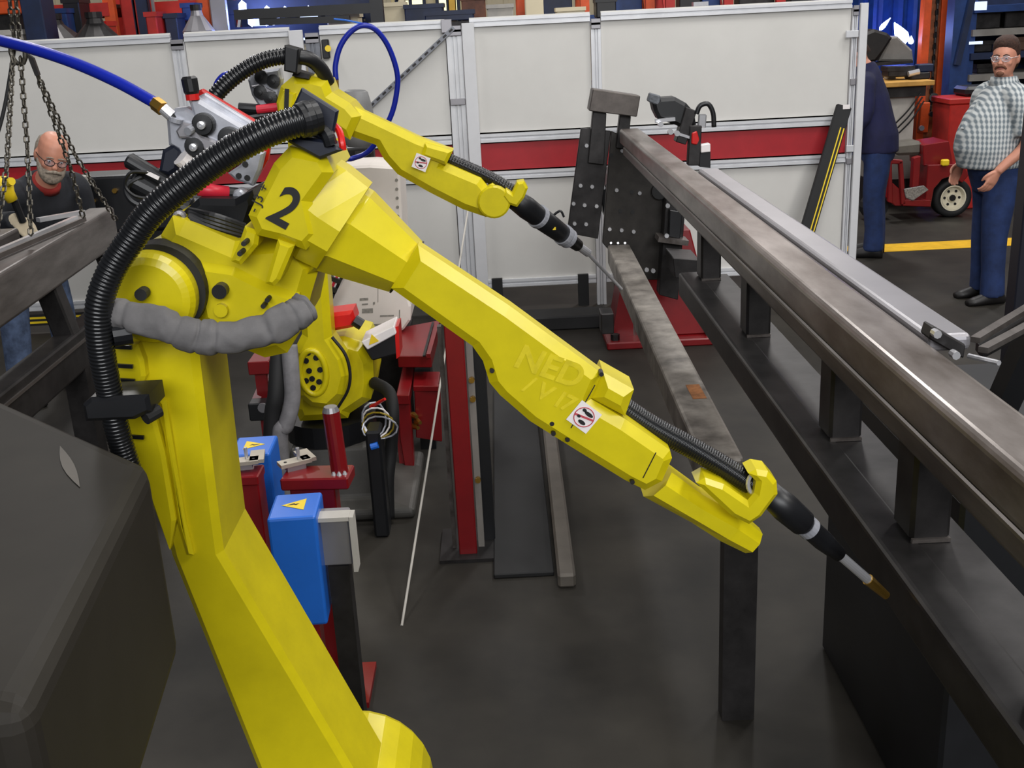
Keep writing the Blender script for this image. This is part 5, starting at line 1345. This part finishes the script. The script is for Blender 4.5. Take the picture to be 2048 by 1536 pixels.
class Fig:
    def __init__(s, name, label, loc, yaw, scale=1.0, bend=0.0, nod=0.0, turn=0.0):
        s.t = thing(name, label, 'person', loc)
        s.R = M.Rotation(yaw, 3, 'Z'); s.loc = V(loc); s.k = scale
        s.bend, s.nod, s.turn = bend, nod, turn
    def w(s, p, head=False):
        p = V(p)
        if head:
            c = V((0, 0.0, 1.56))
            p = c + M.Rotation(s.turn, 3, 'Z') @ (M.Rotation(s.nod, 3, 'X') @ (p - c))
        f = smooth(.88, 1.2, p.z)
        if s.bend:
            a = s.bend * f
            c = V((0, 0, .95))
            p = c + M.Rotation(a, 3, 'X') @ (p - c)
        return s.loc + s.R @ (p * s.k)
    def inv(s, p):
        q = V((0, 0, 1.3))
        for _ in range(60):
            q = q + (s.R.transposed() @ (V(p) - s.w(q))) * .6
        return q
    def ring(s, bm, lst, n=18, head=False):
        """rings of (x, y, z, rx, ry)"""
        rings(bm, [[s.w((x + rx * math.cos(i * 6.28319 / n), y + ry * math.sin(i * 6.28319 / n), z), head) for i in range(n)] for x, y, z, rx, ry in lst])
    def limb(s, bm, pts, rad, n=12, k=4, head=False, raw=False):
        """tapered limb through joints"""
        q = spline(pts, k)
        r = [rad[min(i // k, len(rad) - 2)] + (rad[min(i // k + 1, len(rad) - 1)] - rad[min(i // k, len(rad) - 2)]) * ((i % k) / k) if i < len(q) - 1 else rad[-1] for i in range(len(q))]
        tube(bm, [(V(p) if raw else s.w(p, head)) for p in q], [x * s.k for x in r], n)
    def ball(s, bm, c, r, head=False, sub=2):
        r = r if isinstance(r, tuple) else (r, r, r)
        b2 = bmesh.ops.create_icosphere(bm, subdivisions=sub, radius=1.0)
        for v in b2['verts']:
            v.co = s.w((c[0] + v.co.x * r[0], c[1] + v.co.y * r[1], c[2] + v.co.z * r[2]), head)
    def hand(s, bm, wrist, d, palm_n, side):
        """palm and five curled fingers: d points to the finger tips, palm_n out of the palm, side towards the thumb (figure space)"""
        d, pn, sd = V(d).normalized(), V(palm_n).normalized(), V(side).normalized()
        W = V(wrist)
        q = []
        for t, wd, th in ((-.02, .026, .021), (.02, .034, .018), (.06, .043, .016), (.09, .043, .014)):
            q.append([s.w(W + d * t + sd * (wd * math.cos(i * .5236)) + pn * (th * math.sin(i * .5236))) for i in range(12)])
        rings(bm, q)
        for o, L in ((.031, .068), (.011, .078), (-.011, .072), (-.030, .056)):
            a = W + d * .075 + sd * o
            b = a + d * (.02 + L * .35) + pn * .004
            c = b + d * (L * .42) + pn * (L * .25)
            e = c + d * (L * .18) + pn * (L * .33)
            s.limb(bm, [a, b, c, e], [.0105, .0098, .0088, .007], 8, 3)
        a = W + d * .015 + sd * .025
        s.limb(bm, [a, a + d * .035 + sd * .024 + pn * .008, a + d * .065 + sd * .026 + pn * .02, a + d * .085 + sd * .02 + pn * .028], [.015, .0125, .011, .008], 8, 3)
    def head(s, bm):
        H = True
        s.ring(bm, [(0, .012, 1.46, .07, .07), (0, .008, 1.53, .062, .066), (0, .0, 1.575, .06, .068), (0, -.018, 1.59, .056, .082), (0, -.02, 1.615, .064, .09), (0, -.012, 1.65, .073, .099),
                    (0, -.002, 1.69, .078, .1), (0, .004, 1.735, .08, .102), (0, .01, 1.775, .074, .094), (0, .012, 1.805, .055, .07), (0, .012, 1.82, .025, .03)], 20, H)
        rings(bm, [[s.w(p, H) for p in r] for r in ([(-.008, -.095, 1.71), (.008, -.095, 1.71), (.007, -.08, 1.715), (-.007, -.08, 1.715)],
                                                   [(-.012, -.117, 1.68), (.012, -.117, 1.68), (.016, -.08, 1.68), (-.016, -.08, 1.68)],
                                                   [(-.015, -.126, 1.665), (.015, -.126, 1.665), (.02, -.085, 1.66), (-.02, -.085, 1.66)],
                                                   [(-.012, -.115, 1.656), (.012, -.115, 1.656), (.016, -.08, 1.652), (-.016, -.08, 1.652)])])
        for x in (-1, 1):
            s.ball(bm, (x * .082, .012, 1.685), (.012, .022, .034), H)
            s.ball(bm, (x * .04, -.078, 1.665), (.026, .022, .02), H)
        s.ball(bm, (0, -.098, 1.602), (.03, .018, .016), H)
    def face(s, hair, beard=None, lips=True, glasses=BLK):
        H = True
        for x in (-.031, .031):
            bm = NB(); s.ball(bm, (x, -.0915, 1.698), (.010, .011, .0075), H); e = mk('eye', bm, WHITEL, s.t, True)
            bm = NB(); s.ball(bm, (x, -.1008, 1.698), (.0045, .004, .0045), H, 1); mk('iris', bm, INK, e, True)
            bm = NB(); s.limb(bm, [(x - .02, -.097, 1.716), (x, -.103, 1.722), (x + .02, -.097, 1.716)], [.004, .005, .003], 6, 3, H); mk('eyebrow', bm, hair, s.t, True)
        bm = NB(); s.limb(bm, [(-.024, -.104, 1.634), (0, -.111, 1.636), (.024, -.104, 1.634)], [.003, .007, .003], 8, 3, H); mk('lips', bm, mat('lips', (168, 92, 84), .5, var=.05) if 'lips' not in bpy.data.materials else bpy.data.materials['lips'], s.t, True)
        if glasses:
            bm = NB()
            for x in (-.034, .034):
                tube(bm, [s.w((x + .026 * math.cos(a * .5236), -.121 + abs(x + .026 * math.cos(a * .5236)) * .18, 1.696 + .019 * math.sin(a * .5236)), H) for a in range(12)], .0022, 6, closed=True)
            tube(bm, [s.w((-.009, -.121, 1.7), H), s.w((0, -.123, 1.703), H), s.w((.009, -.121, 1.7), H)], .002, 6)
            for x in (-1, 1):
                tube(bm, [s.w((x * .06, -.11, 1.7), H), s.w((x * .083, -.05, 1.702), H), s.w((x * .087, .02, 1.7), H)], .0022, 6)
            g = mk('glasses', bm, glasses, s.t, True)
            lens = bpy.data.materials.get('clear_lens')
            if lens is None:
                lens = mat('clear_lens', (235, 240, 250), .05, var=0)
                lens.node_tree.nodes['Principled BSDF'].inputs['Transmission Weight'].default_value = .95
                lens.node_tree.nodes['Principled BSDF'].inputs['IOR'].default_value = 1.08
            for x in (-.034, .034):
                bm = NB(); prism(bm, [s.w((x + .0245 * math.cos(a * .5236), -.120 + abs(x + .0245 * math.cos(a * .5236)) * .18, 1.696 + .0175 * math.sin(a * .5236)), H) for a in range(12)], s.R @ V((0, .0015, 0))); mk('lens', bm, lens, g)

def body_core(f, arms, sp=.105):
    """the whole figure under the clothes, one continuous surface"""
    bm = NB()
    f.head(bm)
    f.ring(bm, [(0, .0, .86, .15, .11), (0, 0, 1.0, .15, .12), (0, 0, 1.2, .15, .12), (0, .005, 1.38, .17, .11), (0, .01, 1.47, .13, .085), (0, .01, 1.53, .07, .06)])
    for j in arms:
        f.limb(bm, j[:3], [.052, .043, .030], 12)
    for x in (-1, 1):
        f.limb(bm, [(x * .09, 0, .9), (x * (.05 + sp / 2), 0, .5), (x * sp, .01, .09)], [.08, .05, .036], 12)
        f.limb(bm, [(x * sp, .03, .045), (x * sp, -.05, .035), (x * sp, -.11, .025)], [.028, .024, .018], 10)
    return bm

# --- man in plaid at the right
pt = PZ(1968, 600, 0)
f = Fig('person', 'person in grey plaid short-sleeved shirt and jeans looking toward the camera', (pt.x, pt.y, 0), math.radians(-82), 1.0, 0, math.radians(2), math.radians(44))
armL = [(.205, .0, 1.44), (.275, .045, 1.17), (.235, -.13, .965)]
armR = [(-.205, .0, 1.44), (-.27, .02, 1.17), (-.25, -.12, .96)]
bm = body_core(f, (armL, armR))
f.hand(bm, armL[2], (-.12, -.45, -.88), (-.9, -.1, .2), (.1, -.9, .4))
f.hand(bm, armR[2], (.12, -.45, -.88), (.9, -.1, .2), (-.1, -.9, .4))
remesh(mk('body', bm, SKIN, f.t, True), .0065, 3)
bm = NB()
f.ring(bm, [(0, -.05, .965, .21, .215), (0, -.048, 1.0, .222, .225), (0, -.058, 1.1, .232, .246), (0, -.052, 1.2, .228, .236), (0, -.035, 1.32, .22, .2), (0, -.005, 1.42, .208, .15), (0, .008, 1.485, .165, .118), (0, .012, 1.53, .1, .092), (0, .01, 1.555, .074, .08)], 24)
for j in (armL, armR):
    a, b = V(j[0]), V(j[1])
    x = 1 if a.x > 0 else -1
    f.limb(bm, [a - V((x * .09, 0, -.02)), a + V((x * .015, 0, -.02)), a + (b - a) * .55 + V((x * .01, 0, 0)), a + (b - a) * .88 + V((x * .012, 0, 0))], [.09, .088, .086, .09], 14)
PLD = plaid()
sh = remesh(mk('plaid_shirt', bm, PLD, f.t, True), .012, 4)
bm = NB(); f.ring(bm, [(0, .012, 1.51, .115, .104), (0, .004, 1.55, .086, .09), (0, 0, 1.572, .078, .086)], 18); mk('collar', bm, PLD, sh, True)
bm = NB(); prism(bm, [f.w(p) for p in ((-.016, -.16, 1.42), (.016, -.16, 1.42), (.016, -.272, 1.24), (-.016, -.272, 1.24))], f.R @ V((0, -.008, 0))); mk('button_placket', bm, PLD, sh)
bm = NB()
f.ring(bm, [(0, -.02, 1.0, .19, .175), (0, -.01, .92, .2, .165), (0, .0, .85, .19, .15), (0, 0, .79, .17, .13)], 20)
for x in (-1, 1):
    fy = -.02 if x > 0 else .03
    f.limb(bm, [(x * .095, 0, .9), (x * .1, fy, .7), (x * .105, fy - .01, .48), (x * .11, fy, .25), (x * .11, fy + .01, .06)], [.115, .108, .088, .08, .085], 16)
remesh(mk('jeans', bm, JEAN, f.t, True), .012, 4)
bm = NB(); f.ring(bm, [(0, -.018, .985, .206, .2), (0, -.018, 1.02, .207, .205)], 22); mk('belt', bm, SHOE, f.t)
for x in (-1, 1):
    fy = -.01 if x > 0 else .03
    bm = NB(); q = []
    for y, w_, h in ((.09, .03, .06), (.06, .042, .09), (.0, .045, .1), (-.07, .048, .075), (-.14, .05, .055), (-.19, .034, .04)):
        q.append([f.w((x * .115 + w_ * math.cos(i * .5236), fy + y, max(.0, h * .5 + h * .55 * math.sin(i * .5236)))) for i in range(12)])
    rings(bm, q); mk('shoe', bm, SHOE, f.t, True)
f.face(HAIRB, glasses=CHROME)
def hair_cap(f, lst, tilt, m):
    """hair shell whose rim rises towards the forehead"""
    bm = NB(); n = 22
    rings(bm, [[f.w((rx * math.cos(i * 6.28319 / n) * (1 + .03 * math.sin(i * 5.1)), y + ry * math.sin(i * 6.28319 / n), z - tilt * k * (y + ry * math.sin(i * 6.28319 / n))), True) for i in range(n)] for z, y, rx, ry, k in lst])
    return mk('hair', bm, m, f.t, True)
hair_cap(f, [(1.665, .03, .078, .074, .9), (1.705, .026, .087, .092, .8), (1.75, .016, .0895, .106, .55), (1.79, .01, .084, .106, .3), (1.822, .01, .066, .085, .12), (1.842, .012, .034, .045, 0)], .62, HAIRB)
bm = NB(); f.limb(bm, [(-.036, -.098, 1.63), (-.02, -.112, 1.648), (0, -.117, 1.65), (.02, -.112, 1.648), (.036, -.098, 1.63)], [.006, .009, .009, .009, .006], 8, 3, True); mk('moustache', bm, HAIRT, f.t, True)
bm = NB(); f.ball(bm, (0, -.104, 1.6), (.026, .014, .018), True); mk('goatee', bm, HAIRT, f.t, True)

# --- man in navy, mostly behind the fence end
pt = PZ(1748, 512, 0)
f = Fig('person', 'person in navy long-sleeved shirt and jeans standing behind the fence end', (pt.x, pt.y + .05, 0), math.radians(-112), 1.03, math.radians(14), math.radians(22), 0)
armL = [(.2, .0, 1.43), (.25, -.06, 1.17), (.2, -.28, 1.08)]
armR = [(-.2, .0, 1.43), (-.25, -.06, 1.17), (-.2, -.28, 1.08)]
bm = body_core(f, (armL, armR))
f.hand(bm, armL[2], (-.3, -.9, -.1), (-.5, -.1, -.8), (-.7, -.4, .5))
f.hand(bm, armR[2], (.3, -.9, -.1), (.5, -.1, -.8), (.7, -.4, .5))
remesh(mk('body', bm, SKIN, f.t, True), .009, 3)
bm = NB()
f.ring(bm, [(0, .0, .86, .2, .165), (0, -.02, 1.0, .205, .18), (0, -.03, 1.12, .2, .18), (0, -.01, 1.3, .205, .16), (0, .0, 1.42, .19, .13), (0, .01, 1.49, .145, .112), (0, .01, 1.54, .1, .098), (0, .005, 1.58, .082, .088)], 22)
for j in (armL, armR):
    a = V(j[0]); x = 1 if a.x > 0 else -1
    f.limb(bm, [a - V((x * .08, 0, -.02)), a + V((x * .01, 0, -.02)), j[1], j[2]], [.085, .08, .062, .045], 14)
remesh(mk('work_shirt', bm, NAVY, f.t, True), .014, 4)
bm = NB()
f.ring(bm, [(0, 0, .98, .18, .15), (0, .0, .88, .19, .15), (0, 0, .79, .165, .125)], 20)
for x in (-1, 1):
    f.limb(bm, [(x * .09, 0, .88), (x * .1, .0, .7), (x * .105, -.01, .48), (x * .11, .01, .25), (x * .11, .01, .06)], [.108, .1, .084, .078, .084], 16)
remesh(mk('jeans', bm, JEAN, f.t, True), .014, 4)
for x in (-1, 1):
    bm = NB(); q = []
    for y, w_, h in ((.09, .03, .07), (.06, .042, .11), (.0, .046, .12), (-.07, .05, .085), (-.15, .052, .065), (-.2, .034, .045)):
        q.append([f.w((x * .115 + w_ * math.cos(i * .5236), y, max(.0, h * .5 + h * .55 * math.sin(i * .5236)))) for i in range(12)])
    rings(bm, q); mk('boot', bm, SHOE, f.t, True)
f.face(HAIRB, glasses=None)
bm = NB(); f.ring(bm, [(0, .05, 1.63, .072, .066), (0, .036, 1.70, .087, .084), (0, .022, 1.745, .09, .1), (0, .010, 1.785, .083, .103), (0, .012, 1.818, .064, .084), (0, .012, 1.836, .03, .04)], 20, True); mk('hair', bm, HAIRB, f.t, True)

# --- bearded man leaning over the left frame
pt = P(72, 700, 6.5); pt.z = 0
f = Fig('person', 'person in a dark jacket bending over the tube frame, holding a yellow tool', (pt.x, 6.6, 0), math.radians(50), 1.0, math.radians(45), math.radians(-22), math.radians(-22))
armR = [(-.2, .0, 1.43), f.inv(P(-14, 446, 6.15)), f.inv(P(30, 440, 5.85))]
armL = [(.2, .0, 1.43), (.27, -.14, 1.18), (.16, -.34, 1.03)]
bm = body_core(f, (armL, armR), .16)
remesh(mk('body', bm, SKIN, f.t, True), .0075, 3)
for nm, j, sdx in (('work_glove', armR, 1), ('work_glove', armL, -1)):
    bm = NB(); f.hand(bm, j[2], (.5 * sdx, -.75, -.3), (.2 * sdx, -.3, -.9), (.6 * sdx, .3, .4))
    f.limb(bm, [V(j[2]) + (V(j[1]) - V(j[2])) * .25, V(j[2])], [.042, .036], 12)
    remesh(mk(nm, bm, GLOVE, f.t, True), .006, 3)
bm = NB()
f.ring(bm, [(0, .0, .84, .2, .165), (0, -.02, 1.0, .21, .19), (0, -.03, 1.12, .21, .19), (0, -.01, 1.3, .215, .165), (0, .0, 1.42, .2, .135), (0, .01, 1.49, .14, .1), (0, .01, 1.53, .09, .085)], 22)
for j in (armL, armR):
    a = V(j[0]); x = 1 if a.x > 0 else -1
    f.limb(bm, [a - V((x * .08, 0, -.02)), a + V((x * .015, 0, -.02)), j[1], j[2]], [.09, .088, .07, .05], 14)
jk = remesh(mk('work_jacket', bm, JACKET, f.t, True), .013, 4)
bm = NB(); f.ring(bm, [(0, .0, 1.5, .09, .092), (0, -.003, 1.525, .08, .083), (0, -.003, 1.54, .074, .078)], 18); mk('red_collar', bm, mat('red_shirt', (150, 40, 34), .85), f.t, True)
bm = NB()
f.ring(bm, [(0, 0, .98, .18, .15), (0, .0, .88, .19, .15), (0, 0, .79, .165, .125)], 20)
for x in (-1, 1):
    f.limb(bm, [(x * .1, 0, .88), (x * .13, .0, .7), (x * .15, -.01, .48), (x * .16, .01, .25), (x * .16, .01, .05)], [.11, .1, .085, .08, .088], 16)
remesh(mk('jeans', bm, JEANL, f.t, True), .013, 4)
for x in (-1, 1):
    bm = NB(); q = []
    for y, w_, h in ((.09, .03, .07), (.06, .042, .11), (.0, .046, .12), (-.07, .05, .085), (-.15, .052, .065), (-.2, .034, .045)):
        q.append([f.w((x * .165 + w_ * math.cos(i * .5236), y, max(.0, h * .5 + h * .55 * math.sin(i * .5236)))) for i in range(12)])
    rings(bm, q); mk('boot', bm, SHOE, f.t, True)
f.face(HAIRG, glasses=BLK)
bm = NB(); f.ring(bm, [(0, .05, 1.63, .074, .062), (0, .05, 1.68, .085, .066), (0, .045, 1.73, .086, .072), (0, .05, 1.77, .074, .062), (0, .05, 1.79, .05, .04)], 20, True); mk('hair_fringe', bm, HAIRG, f.t, True)
bm = NB()
f.ring(bm, [(0, -.062, 1.562, .036, .04), (0, -.062, 1.585, .058, .066), (0, -.05, 1.615, .074, .072), (0, -.03, 1.645, .079, .079), (0, -.0, 1.675, .082, .05), (0, .01, 1.69, .083, .02)], 20, True)
mk('beard', bm, HAIRG, f.t, True)
bm = NB(); f.limb(bm, [(-.04, -.105, 1.632), (0, -.124, 1.648), (.04, -.105, 1.632)], [.007, .011, .007], 8, 4, True); mk('moustache', bm, HAIRG, f.t, True)
# yellow tool in his hand
h = P(30, 408, 5.83)
t = thing('yellow_hand_tool', 'yellow hand tool held up in the glove of the person in the dark jacket', 'hand tool', h)
bm = NB(); lathe(bm, h + V((0, -.02, .02)), (-.3, -.25, 1), [(0, .028), (.04, .034), (.08, .05), (.12, .046), (.135, .02)], 14); b_ = mk('tool_body', bm, YELL, t, True)
bm = NB(); cyl(bm, h + V((.0, -.06, .12)), h + V((.05, -.1, .13)), .026, .02, n=12); mk('tool_nose', bm, YELL, t)
bm = NB(); cyl(bm, h + V((0, 0, .02)), h + V((.01, .03, -.1)), .02, n=12); mk('grip', bm, BLK, t)
